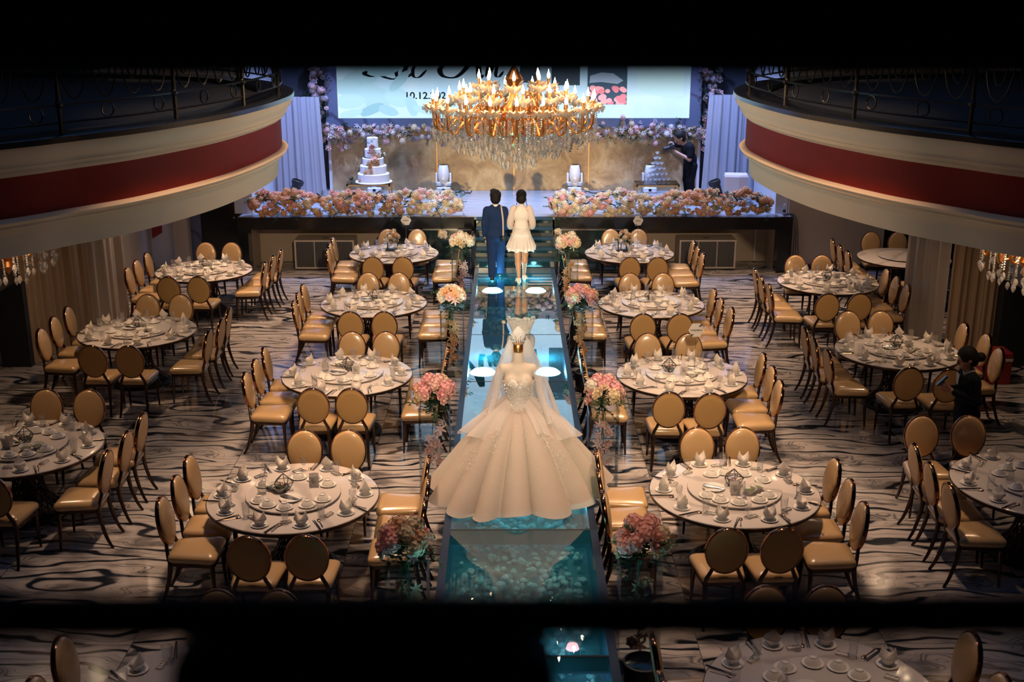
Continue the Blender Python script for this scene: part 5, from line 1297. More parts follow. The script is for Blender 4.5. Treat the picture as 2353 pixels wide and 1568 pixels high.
part(pl, 'leaves', b.mesh('plant_leaves', 'leaf', smooth=False))
# champagne tower
coupe = MB().lathe([(.028, 0), (.028, .003), (.005, .008), (.004, .055), (.012, .063), (.036, .08), (.045, .105), (.043, .105), (.034, .083), (.001, .068)], 16, cap0=True).mesh('champagne_coupe', glass_mat('coupe_glass', (.97, .98, 1), 1.7, .03, 2.6, .3))
rows = ['bottom', 'second', 'third', 'fourth', 'fifth', 'top']
for lv in range(6):
    n = 6 - lv; dd = .092; z = 1.441 + lv * .106; k = 0
    for i in range(n):
        for j in range(n - i):
            x = 3.07 + (j - (n - 1 - i) / 2) * dd; y = 24.38 + (i - (n - 1) / 3) * dd * .866; k += 1
            lab = 'champagne coupe at the very top of the glass tower' if lv == 5 else 'champagne coupe in row %s from front, place %s from left, %s layer of tower' % (['one', 'two', 'three', 'four', 'five', 'six'][i], ['one', 'two', 'three', 'four', 'five', 'six'][j], rows[lv])
            thing('champagne_coupe', lab, 'glass', (x, y, z), 0, 'coupes of the champagne tower', coupe)
# moving head lights
def moving_head(x, y, lab, first=[None]):
    if first[0] is None:
        t = thing('moving_head_light', lab, 'stage light', (x, y, SZ), 0, 'white moving head lights')
        part(t, 'base', MB().bbox(-.15, .15, -.11, .11, .015, .13, .04).bbox(-.13, .13, -.1, .1, 0, .02, .02).mesh('light_base', 'white_plastic'))
        part(t, 'display', MB().box(-.03, .03, -.113, -.108, .05, .1).mesh('light_display', 'black', smooth=False))
        b = MB().bbox(-.16, .16, -.06, .06, .15, .24, .03).lathe([(.07, .12), (.07, .16)], 16)
        for s in (-1, 1): b.bbox(s * .15 - .022, s * .15 + .022, -.055, .055, .2, .43, .02)
        part(t, 'yoke', b.mesh('light_yoke', 'white_plastic'))
        hd = part(t, 'lamp_head', MB().lathe([(.001, .215), (.06, .22), (.095, .25), (.118, .33), (.122, .42), (.112, .52), (.095, .585), (.085, .6)], 24).mesh('lamp_head', 'white_plastic'))
        part(hd, 'lens', MB().lathe([(.085, .598), (.05, .59), (.001, .588)], 20).mesh('light_lens', 'stepglass'))
        part(hd, 'cap_badge', MB().lathe([(.03, 0), (.03, .006), (.001, .006)], 14, TR((0, -.118, .33), rx=PI / 2)).mesh('cap_badge', 'white_plastic'))
        first[0] = t
    else: dup(first[0], (x, y, SZ), 0, lab)
moving_head(-1.40, 25.12, 'white moving head light standing left of the centre of the gold wall')
moving_head(1.41, 25.12, 'white moving head light standing right of the centre of the gold wall')
moving_head(-2.88, 25.1, 'white moving head light half hidden behind the cake table')
moving_head(3.02, 25.1, 'white moving head light half hidden behind the champagne tower')
# par cans, loudspeaker, bottle, cables
def par(x, y, z, tilt, lab, rz=0, s=1.0):
    t = thing('par_light', lab, 'stage light', (x, y, z), rz, 'black par lights')
    T = TR((0, 0, .12 * s), rx=0, ry=tilt, s=s)
    part(t, 'can', MB().lathe([(.001, -.06), (.07, -.06), (.09, -.02), (.1, .25), (.125, .3), (.125, .36), (.105, .37), (.1, .33), (.001, .32)], 22, T).mesh('par_can', 'blackmatt'))
    part(t, 'bracket', MB().box(-.1 * s, .1 * s, -.02, .02, 0, .012).box(-.12 * s, -.11 * s, -.02, .02, 0, .2 * s).box(.11 * s, .12 * s, -.02, .02, 0, .2 * s).mesh('par_bracket', 'blackmatt', smooth=False))
    return t
par(-4.42, 23.9, SZ, .35, 'black par light leaning before the left stage curtain'); pr_ = par(4.3, 23.85, SZ, -.35, 'black par light leaning before the right stage curtain')
part(pr_, 'indicator', MB().cbox((.02, -.125, .2), (.05, .006, .012)).mesh('indicator', emis('red_led', (1, .05, .05), 2.0), smooth=False))
def floorpar(x, y, lab):
    t = thing('floor_light', lab, 'stage light', (x, y, 0), 0, 'black floor uplights')
    part(t, 'can', MB().lathe([(.1, 0), (.14, .02), (.155, .24), (.155, .27), (.14, .275), (.13, .24)], 24, cap0=True).mesh('uplight_can', 'blackmatt'))
    part(t, 'lens', MB().lathe([(.135, .25), (.001, .26)], 24).mesh('uplight_lens', 'stepglass'))
floorpar(1.06, 15.35, 'black round uplight right of the aisle by the veil'); floorpar(1.05, 8.1, 'black round uplight right of the aisle near the camera')
floorpar(-1.0, 15.3, 'black round uplight left of the aisle by the veil')
sp = thing('loudspeaker', 'ivory loudspeaker standing behind the right end of the hedge', 'speaker', (4.6, 23.7, SZ), -.12)
poly = [(-.24, -.16), (.05, -.2), (.24, -.14), (.24, .2), (-.24, .2)]
part(sp, 'cabinet', MB().loft([[(x * .98, y, 0) for x, y in poly], [(x * .98, y, .58) for x, y in poly], [(x * .9, y * .9, .62) for x, y in poly]], True, True, True).mesh('speaker_cabinet', 'speaker', smooth=False))
for z in (.12, .25): part(sp, 'socket_plate', MB().cbox((-.1, -.186, z), (.1, .012, .07), TR(rz=-.0)).mesh('socket_plate', 'ivory', smooth=False))
bo = thing('water_bottle', 'small clear water bottle on the right end of the stage edge', 'bottle', (5.33, 22.5, SZ))
part(bo, 'body', MB().lathe([(.03, 0), (.032, .01), (.032, .14), (.014, .18), (.014, .2)], 16, cap0=True).mesh('bottle_body', 'glass')); part(bo, 'cap', MB().lathe([(.016, .195), (.016, .215), (.001, .216)], 12).mesh('bottle_cap', 'white_plastic'))
part(bo, 'wrapper', MB().lathe([(.0328, .06), (.0328, .11)], 16).mesh('bottle_wrapper', 'marble_grey'))
for k in range(3):
    o = thing('cable', ('black cable hanging nearest the corner of the stage', 'middle black cable hanging at the stage corner', 'black cable hanging farthest from the stage corner')[k], 'cable', (0, 0, 0), 0, 'cables at the stage corner',
              MB().tube(bez([(5.3, 22.36 + .09 * k, SZ + .012), (5.46 + .03 * k, 22.36 + .05 * k, SZ + .02), (5.5 + .04 * k, 22.27 + .05 * k, .9), (5.5 + .06 * k, 22.25 + .05 * k, .4), (5.53 + .09 * k, 22.2 + .05 * k, .012)], 6), .008, 6).mesh('hanging_cable', 'cable'))
r = random.Random(15)
for k, (xa, xb) in enumerate(((-1.15, -.8), (1.62, 2.25), (2.3, 2.75))):
    pts = [(xa + (xb - xa) * q / 8, 25.0 + r.uniform(-.1, .15), SZ + .01 + r.uniform(0, .03)) for q in range(9)]
    thing('cable', ('short black cable right of the left moving head light', 'tangled black cable right of the other moving head light', 'black cable running behind the champagne table')[k], 'cable', (0, 0, 0), 0, 'cables along the gold wall', MB().tube(bez(pts, 5), .01, 6).mesh('floor_cable', 'cable'))

# ------------------------------------------------------------------ drapes
def drape(p0, p1, z0, z1, folds, amp, seed, name, m, flare=0.0):
    p0 = Vector((p0[0], p0[1], 0)); p1 = Vector((p1[0], p1[1], 0)); d = p1 - p0; n = Vector((-d.y, d.x, 0)).normalized(); r = random.Random(seed); ph = [r.uniform(0, 6) for _ in range(4)]
    def fn(u, v):
        w = amp * (.6 * math.sin(2 * PI * folds * u + ph[0] + 1.6 * math.sin(5 * u + ph[1])) + .35 * math.sin(2 * PI * folds * 1.7 * u + ph[2] + 2 * math.sin(3 * u)) + .5 * math.sin(2 * PI * folds * .37 * u + ph[3])) * (1.1 - .3 * v)
        q = p0 + d * u + n * w + d.normalized() * flare * (1 - v) * (u - .2); return (q.x, q.y, z0 + (z1 - z0) * v)
    return MB().grid(fn, int(folds * 14), 10).mesh(name, m, 80)
def curtain(label, *a, grp=None, **k):
    t = thing('curtain', label, 'curtain', (0, 0, 0), 0, grp); part(t, 'cloth', drape(*a, **k)); return t
curtain('white sheer curtain hanging left of the stage wall', (-4.98, 24.85), (-3.92, 24.75), SZ + .01, 3.16, 7, .05, 1, 'stage_curtain', 'curtain', grp='white sheer stage curtains', flare=.1)
curtain('white sheer curtain hanging right of the stage wall', (5.18, 24.85), (4.16, 24.75), SZ + .01, 3.2, 7, .05, 2, 'stage_curtain', 'curtain', grp='white sheer stage curtains', flare=.1)
curtain('heavy tan drape under the left balcony', (-7.02, 16.5), (-6.62, 18.1), .01, 2.98, 8, .06, 3, 'tan_drape', 'drape_tan', grp='tan drapes')
curtain('pale grey sheer drape under the left balcony', (-6.6, 18.15), (-6.4, 19.05), .01, 2.98, 4, .06, 4, 'grey_drape', 'drape_grey', grp='grey sheer drapes')
curtain('pale grey sheer drape under the right balcony', (6.33, 18.25), (6.52, 16.95), .01, 2.98, 6, .06, 5, 'grey_drape', 'drape_grey', grp='grey sheer drapes')
curtain('heavy tan drape under the right balcony', (6.54, 16.9), (7.22, 16.55), .01, 2.98, 6, .05, 6, 'tan_drape', 'drape_tan', grp='tan drapes')
for s, nm in ((-1, 'left'), (1, 'right')):
    poly = [(0, 0), (.42, 0), (.45, .85), (.36, .88), (.33, 1.14), (.05, 1.27), (0, 1.26)]
    t = thing('half_wall', 'black half-height partition beside the %s tan drape' % nm, 'partition', (s * (7.0 if s < 0 else 7.14), 16.4, 0))
    part(t, 'panel', MB().prism([(s * a, b_) for a, b_ in poly], 0, .5, 'y').mesh('partition_panel', 'dark', smooth=False))
    part(t, 'ledge', MB().box(min(s * .3, s * .52), max(s * .3, s * .52), -.03, .53, .86, .9).mesh('partition_ledge', 'dark', smooth=False))
rb_ = thing('red_box', 'dark red box with a white strip behind the right-wall chairs', 'box', (6.82, 15.75, 0)); part(rb_, 'body', MB().bbox(-.2, .2, -.18, .18, 0, .46, .02).mesh('red_box_body', 'redbox')); part(rb_, 'strip', MB().box(.0, .2, -.184, -.18, .34, .38).mesh('red_box_strip', 'white_wall', smooth=False))
rb_ = thing('red_box', 'small red box on the floor at the foot of the left grey drape', 'box', (-6.15, 18.9, 0)); part(rb_, 'body', MB().bbox(-.12, .12, -.1, .1, 0, .2, .015).mesh('red_box_body', 'redbox')); part(rb_, 'strip', MB().box(-.12, .12, -.103, -.1, .1, .12).mesh('red_box_strip', 'white_wall', smooth=False))
thing('wall_pennant', 'dark red pointed pennant on the white wall panel left of the door', 'pennant', (-6.91, 22.735, .72), 0, None, MB().prism([(.1, .0), (.1, .4), (-.1, .4), (-.1, -.12)], -.012, .0, 'y').mesh('wall_pennant', 'redbox', smooth=False))

# ------------------------------------------------------------------ fan coil units under the stage
def fancoil(x0, x1, lab, first=[None]):
    w = (x1 - x0) / 2; t = thing('fan_coil_unit', lab, 'air conditioner', ((x0 + x1) / 2, 22.55, 0), 0, 'air units under the stage')
    part(t, 'casing', MB().box(-w, w, .02, .55, .03, .6).mesh('fan_coil_casing', 'ivory', smooth=False))
    fr = MB()
    for a, c, z0, z1 in ((-w, w, .57, .6), (-w, w, .03, .06), (-w, -w + .03, .06, .57), (w - .03, w, .06, .57)): fr.box(a, c, 0, .03, z0, z1)
    for q in (1, 2): fr.box(-w + 2 * w * q / 3 - .008, -w + 2 * w * q / 3 + .008, 0, .025, .06, .57)
    part(t, 'frame', fr.mesh('fan_coil_frame', 'ivory', smooth=False))
    for q in range(3):
        xa = -w + .03 + (2 * w - .06) * q / 3; xb = -w + .03 + (2 * w - .06) * (q + 1) / 3; b = MB(); n = 13
        for k in range(n): xx = xa + (xb - xa) * (k + .5) / n; b.box(xx - .004, xx + .004, .006, .02, .06, .57)
        part(t, 'grille', b.mesh('fan_coil_grille', 'grille', smooth=False))
    part(t, 'backing', MB().box(-w + .03, w - .03, .016, .02, .06, .57).mesh('fan_coil_backing', 'blackmatt', smooth=False))
    part(t, 'vent_slot', MB().box(-.06, .06, .2, .25, .6, .603).mesh('vent_slot', 'blackmatt', smooth=False))
fancoil(-4.2, -3.03, 'ivory grilled air unit in the wide recess left of the steps'); fancoil(-1.78, -.98, 'ivory grilled air unit behind the left-aisle table nearest the stage')
fancoil(1.3, 2.12, 'ivory grilled air unit behind the right-aisle table nearest the stage'); fancoil(3.34, 4.45, 'ivory grilled air unit in the wide recess right of the steps')

# ================================================================== PEOPLE   (local front is -Y)
def head_prims(c, tilt=0.0, s=1.0):
    """skull, jaw, nose, brow, eyes, lips and ears around the head centre c; tilt nods it forward"""
    R = Matrix.Rotation(tilt, 3, 'X'); c = Vector(c)
    def P(x, y, z): return tuple(c + R @ Vector((x * s, y * s, z * s)))
    return [('e', P(0, .012, .025), (.076 * s, .094 * s, .098 * s)), ('e', P(0, -.03, -.045), (.06 * s, .06 * s, .07 * s)), ('e', P(0, -.058, -.092), (.03 * s, .03 * s, .025 * s), .015),
            ('c', P(0, -.088, .02), P(0, -.108, -.022), .011 * s, .016 * s, None, .008), ('e', P(0, -.086, -.058), (.026 * s, .014 * s, .01 * s), .006),
            ('-e', P(.032, -.098, .012), (.02 * s, .014 * s, .012 * s), .008), ('-e', P(-.032, -.098, .012), (.02 * s, .014 * s, .012 * s), .008),
            ('e', P(.031, -.08, .012), (.013 * s, .011 * s, .011 * s), .004), ('e', P(-.031, -.08, .012), (.013 * s, .011 * s, .011 * s), .004),
            ('e', P(.077, .01, -.01), (.012 * s, .022 * s, .032 * s), .006), ('e', P(-.077, .01, -.01), (.012 * s, .022 * s, .032 * s), .006)]
def hand_prims(w, d, up, curl=.7, thumb=1):
    """palm, four bent fingers of different lengths and a thumb from the side of the palm. w wrist, d along the hand, up the back of the hand"""
    w = Vector(w); d = Vector(d).normalized(); up = Vector(up); up = (up - d * up.dot(d)).normalized(); sd = d.cross(up) * thumb; out = []
    pc = w + d * .045
    for q in (-.026, -.009, .009, .026): out.append(('c', tuple(w + sd * q * .6), tuple(w + d * .085 + sd * q), .015, .012, None, .012))
    for q, L in ((-.03, .066), (-.01, .08), (.01, .085), (.03, .076)):
        a = w + d * .085 + sd * q; b_ = a + (d * math.cos(curl * .6) - up * math.sin(curl * .6)) * L * .5; c_ = b_ + (d * math.cos(curl * 1.6) - up * math.sin(curl * 1.6)) * L * .5
        out += [('c', tuple(a), tuple(b_), .0095, .0085, None, .004), ('c', tuple(b_), tuple(c_), .0085, .007, None, .004)]
    a = w + d * .03 + sd * .034; b_ = a + (d * .75 + sd * .6 - up * .35) * .04; c_ = b_ + (d * .9 - up * .5 + sd * .05) * .034
    out += [('c', tuple(a), tuple(b_), .0125, .0105, None, .008), ('c', tuple(b_), tuple(c_), .0105, .008, None, .004)]
    return out
def limb(*pr): return [('c', a, b_, ra, rb) for a, b_, ra, rb in pr]
# --- man in navy suit, seen from behind
PS = .94
GX, GY = -.23, 20.02
g = thing('person', 'man in navy suit walking toward the stage, camera strap over his right shoulder', 'person', (GX, GY, AZ), PI, 'couple walking up the aisle'); g.scale = (PS,) * 3
gp = head_prims((0, -.02, 1.52)) + [('c', (0, .0, 1.33), (0, -.005, 1.45), .056, .052), ('e', (0, 0, 1.2), (.16, .1, .16)), ('e', (0, 0, .98), (.145, .1, .18)), ('e', (0, .01, .84), (.155, .105, .12))]
gp += limb(((.165, .0, 1.29), (.2, .02, 1.03), .05, .042), ((.2, .02, 1.03), (.2, -.03, .80), .04, .028), ((-.165, 0, 1.29), (-.19, .0, 1.04), .05, .042), ((-.19, 0, 1.04), (-.13, -.17, .9), .04, .028))
gp += hand_prims((.2, -.035, .79), (0, -.15, -1), (1, 0, 0), .9, -1) + hand_prims((-.125, -.18, .895), (.6, -.7, -.2), (0, 0, 1), .9, 1)
gp += limb(((.08, 0, .82), (.07, -.0, .46), .085, .058), ((.07, 0, .46), (.06, .17, .09), .055, .04), ((-.08, 0, .82), (-.085, -.1, .46), .085, .058), ((-.085, -.1, .46), (-.08, -.2, .08), .055, .04), ((.06, .19, .05), (.07, .05, .035), .04, .034), ((-.08, -.18, .05), (-.085, -.32, .035), .04, .034))
part(g, 'body', sdf_mesh('man_body', gp, .0075, .025, 'skin'))
jk = [('e', (0, .0, 1.2), (.192, .125, .17)), ('e', (0, .0, 1.0), (.168, .12, .2)), ('e', (0, .012, .86), (.18, .128, .12)), ('c', (-.15, .0, 1.295), (.15, .0, 1.295), .062, .062), ('c', (-.05, .0, 1.34), (.05, .0, 1.34), .055, .055)]
jk += limb(((.168, 0, 1.28), (.205, .02, 1.04), .064, .056), ((.205, .02, 1.04), (.205, -.025, .82), .056, .045), ((-.168, 0, 1.28), (-.195, 0, 1.05), .064, .056), ((-.195, 0, 1.05), (-.145, -.15, .915), .055, .045))
jk += [('-b', (-.5, -.5, .6), (.15, .5, .768)), ('-e', (0, -.02, 1.42), (.062, .06, .06), .01)]
part(g, 'jacket', sdf_mesh('man_jacket', jk, .009, .03, 'suit'))
tr_ = limb(((.085, 0, .84), (.078, 0, .47), .105, .08), ((.078, 0, .47), (.066, .165, .1), .078, .07), ((-.085, 0, .84), (-.088, -.09, .47), .105, .08), ((-.088, -.09, .47), (-.085, -.19, .09), .078, .07)) + [('e', (0, .01, .84), (.178, .135, .14)), ('-b', (-.4, -.6, -.1), (.4, .6, .05))]
part(g, 'trousers', sdf_mesh('man_trousers', tr_, .009, .02, 'suit'))
part(g, 'collar', MB().lathe([(.064, 1.355), (.06, 1.375), (.057, 1.4), (.054, 1.398), (.058, 1.36)], 24, TR((0, 0, 0)), squash=(1, .95)).mesh('shirt_collar', 'shirt'), label='white shirt collar')
hp_ = [('e', (0, .0, 1.565), (.104, .112, .1)), ('e', (0, .05, 1.5), (.094, .07, .095)), ('e', (.03, -.05, 1.63), (.07, .06, .045)), ('-e', (0, -.1, 1.48), (.075, .07, .09), .015)] + [('e', (rnd.uniform(-.085, .085), rnd.uniform(-.06, .09), 1.61 + rnd.uniform(-.03, .03)), (.025, .03, .03), .01) for _ in range(16)]
part(g, 'hair', sdf_mesh('man_hair', hp_, .008, .02, 'hair'))
for nm, x, y in (('shoe', .064, .16), ('shoe', -.082, -.22)): part(g, nm, sdf_mesh('man_shoe', [('c', (x, y + .06, .045), (x * 1.05, y - .13, .032), .044, .036), ('-b', (-1, -1, -.1), (1, 1, .0))], .008, .02, 'black'))
cs = thing('camera_on_strap', 'small black camera on a pale strap hanging at the man in navy', 'camera', (GX, GY, AZ), PI); cs.scale = (PS,) * 3
part(cs, 'strap', MB().tube(bez([(-.09, -.1, 1.22), (-.1, -.02, 1.37), (-.11, .09, 1.33), (-.135, .15, 1.15), (-.14, .155, .95), (-.14, .145, .84)], 6), .011, 6, flat=(1.3, .35)).mesh('camera_strap', 'drape_grey'))
part(cs, 'camera_body', MB().bbox(-.21, -.08, .12, .17, .74, .83, .012).lathe([(.035, 0), (.035, .05), (.001, .05)], 16, TR((-.145, .17, .78), rx=-PI / 2)).mesh('camera_body', 'black'))
cl_ = thing('clutch', 'small black pouch held in the left hand of the man in navy', 'pouch', (GX, GY, AZ), PI); cl_.scale = (PS,) * 3
part(cl_, 'body', MB().bbox(-.012, .012, -.09, .09, -.025, .025, .01, TR((.2, -.05, .70), rx=.5)).mesh('pouch_body', 'black'))
# --- woman in short white dress, seen from behind
BX, BY = .21, 19.72
w_ = thing('person', 'woman in short white dress with sheer sleeves walking toward the stage', 'person', (BX, BY, AZ), PI, 'couple walking up the aisle'); w_.scale = (PS, PS, .985)
wp = head_prims((0, -.02, 1.51), 0, .95) + [('c', (0, .0, 1.33), (0, -.005, 1.44), .045, .043), ('e', (0, 0, 1.2), (.135, .09, .15)), ('e', (0, 0, 1.0), (.112, .085, .16)), ('e', (0, .01, .86), (.15, .105, .12)), ('c', (-.13, 0, 1.3), (.13, 0, 1.3), .04, .04)]
wp += limb(((.14, 0, 1.29), (.175, .03, 1.06), .04, .034), ((.175, .03, 1.06), (.09, -.14, .98), .033, .024), ((-.14, 0, 1.29), (-.175, .03, 1.06), .04, .034), ((-.175, .03, 1.06), (-.09, -.14, 1.0), .033, .024))
wp += hand_prims((.085, -.145, .98), (-.8, -.3, .1), (0, -1, .3), .8, 1) + hand_prims((-.085, -.145, 1.0), (.8, -.3, .1), (0, -1, .3), .8, -1)
wp += limb(((.075, .01, .85), (.062, .03, .5), .085, .056), ((.062, .03, .5), (.055, .07, .36), .056, .056), ((.055, .07, .36), (.042, .16, .15), .054, .03), ((-.075, .01, .85), (-.068, -.05, .5), .085, .056), ((-.068, -.05, .5), (-.062, -.03, .37), .056, .056), ((-.062, -.03, .37), (-.055, -.09, .15), .054, .03),
            ((.04, .175, .12), (.038, .05, .04), .03, .026), ((-.055, -.085, .12), (-.06, -.21, .04), .03, .026))
part(w_, 'body', sdf_mesh('woman_body', wp, .0075, .022, 'skin'))
bd = [('e', (0, 0, 1.2), (.148, .105, .155)), ('e', (0, 0, 1.02), (.13, .1, .13)), ('e', (0, .01, .9), (.158, .12, .1)), ('c', (0, 0, 1.3), (0, 0, 1.385), .085, .052), ('-e', (0, 0, 1.45), (.044, .044, .08), .01), ('-e', (.17, 0, 1.33), (.08, .12, .1), .02), ('-e', (-.17, 0, 1.33), (.08, .12, .1), .02)]
part(w_, 'bodice', sdf_mesh('woman_bodice', bd, .008, .03, 'whitedress'))
def flounce(z0, z1, r0, r1, n, amp, ph):
    def fn(u, v):
        a = 2 * PI * u; q = r0 + (r1 - r0) * v ** .8; q *= 1 + amp * v * math.sin(n * a + ph + .7 * math.sin(3 * a)); return (q * math.cos(a), .01 + q * .8 * math.sin(a), z0 + (z1 - z0) * v + .012 * v * math.sin(n * a * .5 + 1))
    return MB().grid(fn, 150, 12)
part(w_, 'skirt', flounce(.92, .585, .155, .25, 17, .07, 0).mesh('woman_skirt', 'whitedress', 80)); part(w_, 'skirt_flounce', flounce(.84, .635, .182, .262, 19, .07, 2).mesh('woman_flounce', 'sheer', 80))
for k in range(5): part(w_, 'waist_gather', MB().tube([((.137 + .006 * k) * math.cos(a), .01 + (.112 + .005 * k) * math.sin(a), .99 - .026 * k + .006 * math.sin(3 * a + k)) for a in [2 * PI * q / 40 for q in range(40)]], .012, 6, closed=True).mesh('waist_gather', 'whitedress'))
for s in (-1, 1):
    P = bez([(s * .1, .0, 1.345), (s * .145, .0, 1.3), (s * .175, .02, 1.18), (s * .2, .03, 1.08), (s * .2, .01, 1.0), (s * .16, -.06, .985)], 4); n = len(P)
    part(w_, 'sleeve', MB().tube(P, [.046 + .02 * math.sin(PI * min(1, i / n * 1.15)) for i in range(n)], 14).mesh('woman_sleeve', 'sheer', 80))
hw = [('e', (0, .0, 1.55), (.095, .104, .095)), ('e', (0, .06, 1.49), (.085, .062, .09)), ('e', (.005, .065, 1.59), (.06, .055, .06)), ('-e', (0, -.11, 1.48), (.07, .07, .09), .015)] + [('e', (rnd.uniform(-.05, .05), .06 + rnd.uniform(-.03, .05), 1.56 + rnd.uniform(-.05, .06)), (.024, .024, .026), .008) for _ in range(14)]
part(w_, 'hair', sdf_mesh('woman_hair', hw, .007, .015, 'hair'))
b = MB()
for s, d in ((1, .0), (-1, .012)): b.tube(bez([(s * .07, -.01, 1.53), (s * .09, .0, 1.47), (s * (.075 + d), .02, 1.42), (s * (.095 + d), .01, 1.37)], 5), [.006] * 15 + [.002], 5)
part(w_, 'hair_strands', b.mesh('hair_strands', 'hair'))
part(w_, 'necklace', MB().tube([(.05 * math.cos(a), .05 * math.sin(a), 1.405 + .01 * math.cos(a)) for a in [2 * PI * q / 24 for q in range(24)]], .006, 6, closed=True).mesh('necklace', 'gold'))
for x, y, sgn in ((.04, .12, 1), (-.057, -.13, -1)):
    sh = part(w_, 'shoe', sdf_mesh('woman_shoe', [('c', (x, y + .06, .105), (x, y - .06, .03), .038, .034), ('c', (x, y - .06, .03), (x, y - .11, .025), .034, .028), ('c', (x, y + .07, .09), (x, y + .075, .015), .026, .014), ('-e', (x, y + .03, .15), (.032, .06, .05), .01), ('-b', (-1, -1, -.1), (1, 1, .0))], .006, .012, 'ivory_shoe'))
    b = MB()
    for q in range(9): b.sphere((x + .04 * sgn + rnd.uniform(-.015, .02) * sgn, y - .0 + rnd.uniform(-.035, .035), .07 + rnd.uniform(-.03, .03)), rnd.uniform(.01, .017), 7, 5)
    part(sh, 'rosette', b.mesh('shoe_rosette', 'fl_cream'))
# --- photographer on the stage, in black, bent over his camera
PX, PY = 3.66, 24.3
p_ = thing('person', 'photographer in black standing on the stage, bent over a raised camera', 'person', (PX, PY, SZ), -PI / 2 + .25)
pp_ = head_prims((0, -.17, 1.27), .55) + [('c', (0, -.03, 1.13), (0, -.13, 1.2), .055, .052), ('e', (0, .03, 1.03), (.17, .12, .15)), ('e', (0, .09, .82), (.15, .11, .18)), ('e', (0, .1, .72), (.16, .12, .12)), ('c', (-.16, .0, 1.1), (.16, .0, 1.1), .055, .055)]
pp_ += limb(((.19, .0, 1.09), (.22, -.02, .86), .05, .043), ((.22, -.02, .86), (.06, -.26, 1.0), .042, .028), ((-.19, .0, 1.1), (-.3, -.24, 1.12), .05, .042), ((-.3, -.24, 1.12), (-.08, -.3, 1.16), .042, .028))
pp_ += hand_prims((.05, -.27, 1.01), (-.5, -.5, .5), (.4, -.3, -.8), 1.0, 1) + hand_prims((-.07, -.305, 1.165), (.9, -.2, -.2), (0, -.3, 1), 1.0, 1)
pp_ += limb(((.085, .1, .72), (.11, .06, .4), .09, .06), ((.11, .06, .4), (.12, .1, .07), .058, .045), ((-.085, .1, .72), (-.1, .07, .4), .09, .06), ((-.1, .07, .4), (-.11, .12, .07), .058, .045), ((.12, .12, .05), (.13, -.06, .035), .042, .036), ((-.11, .14, .05), (-.13, -.04, .035), .042, .036))
part(p_, 'body', sdf_mesh('photographer_body', pp_, .0085, .022, 'skin_dark'))
ts = [('e', (0, .03, 1.03), (.19, .14, .16)), ('e', (0, .09, .82), (.172, .132, .18)), ('e', (0, .1, .7), (.172, .135, .1)), ('c', (-.17, .0, 1.1), (.17, .0, 1.1), .07, .07)] + limb(((.185, .0, 1.09), (.212, -.015, .92), .066, .064), ((-.185, .0, 1.1), (-.255, -.15, 1.115), .066, .064))
part(p_, 'shirt', sdf_mesh('photographer_shirt', ts, .011, .03, 'suitblack'))
part(p_, 'trousers', sdf_mesh('photographer_trousers', limb(((.09, .1, .7), (.112, .065, .4), .115, .088), ((.112, .065, .4), (.12, .105, .1), .085, .08), ((-.09, .1, .7), (-.102, .075, .4), .115, .088), ((-.102, .075, .4), (-.112, .125, .1), .085, .08)) + [('e', (0, .1, .7), (.168, .13, .1)), ('-b', (-.5, -.5, -.1), (.5, .5, .05))], .011, .02, 'suitblack'))
part(p_, 'hair', sdf_mesh('photographer_hair', [('e', (0, -.165, 1.32), (.09, .115, .098)), ('e', (0, -.095, 1.28), (.085, .07, .1)), ('-e', (0, -.285, 1.235), (.085, .07, .085), .012)], .009, .015, 'hair'))
for x, y in ((.124, .05), (-.12, .07)): part(p_, 'shoe', sdf_mesh('photographer_shoe', [('c', (x, y + .08, .045), (x, y - .13, .034), .046, .038), ('-b', (-1, -1, -.1), (1, 1, 0))], .009, .02, 'black'))
pc_ = thing('camera', 'black camera held up by the photographer on the stage', 'camera', (PX, PY, SZ), -PI / 2 + .25)
T = TR((-.0, -.33, 1.1), rx=.25)
part(pc_, 'camera_body', MB().bbox(-.075, .075, -.04, .04, -.05, .05, .012, T).bbox(-.03, .03, -.035, .03, .05, .08, .008, T).mesh('camera_body', 'blackmatt')); part(pc_, 'lens', MB().lathe([(.038, 0), (.04, .1), (.048, .14), (.044, .145), (.001, .13)], 18, T @ TR((0, -.04, 0), rx=PI / 2)).mesh('camera_lens', 'blackmatt'))
# --- woman in black suit by the right wall, looking down at her phone
WX, WY = 5.17, 12.5
s_ = thing('person', 'woman in black suit with a bun, looking down at the phone in her hands', 'person', (WX, WY, 0), -PI / 2)
sp_ = head_prims((0, -.06, 1.36), .42) + [('c', (0, .0, 1.2), (0, -.04, 1.3), .047, .045), ('e', (0, 0, 1.06), (.145, .1, .15)), ('e', (0, 0, .86), (.13, .1, .16)), ('e', (0, .02, .74), (.16, .12, .12)), ('c', (-.14, 0, 1.16), (.14, 0, 1.16), .045, .045)]
sp_ += limb(((.155, 0, 1.15), (.19, .03, .92), .042, .036), ((.19, .03, .92), (.05, -.2, 1.0), .034, .024), ((-.155, 0, 1.15), (-.19, .03, .92), .042, .036), ((-.19, .03, .92), (-.05, -.2, 1.0), .034, .024))
sp_ += hand_prims((.045, -.205, 1.0), (-.1, -.75, .5), (.9, 0, -.3), .7, -1) + hand_prims((-.045, -.205, 1.0), (.1, -.75, .5), (-.9, 0, -.3), .7, 1)
sp_ += limb(((.08, .02, .74), (.08, 0, .42), .085, .055), ((.08, 0, .42), (.08, .03, .07), .052, .036), ((-.08, .02, .74), (-.08, 0, .42), .085, .055), ((-.08, 0, .42), (-.08, .03, .07), .052, .036), ((.08, .05, .045), (.09, -.12, .03), .036, .03), ((-.08, .05, .045), (-.09, -.12, .03), .036, .03))
part(s_, 'body', sdf_mesh('suit_woman_body', sp_, .0075, .022, 'skin_dark'))
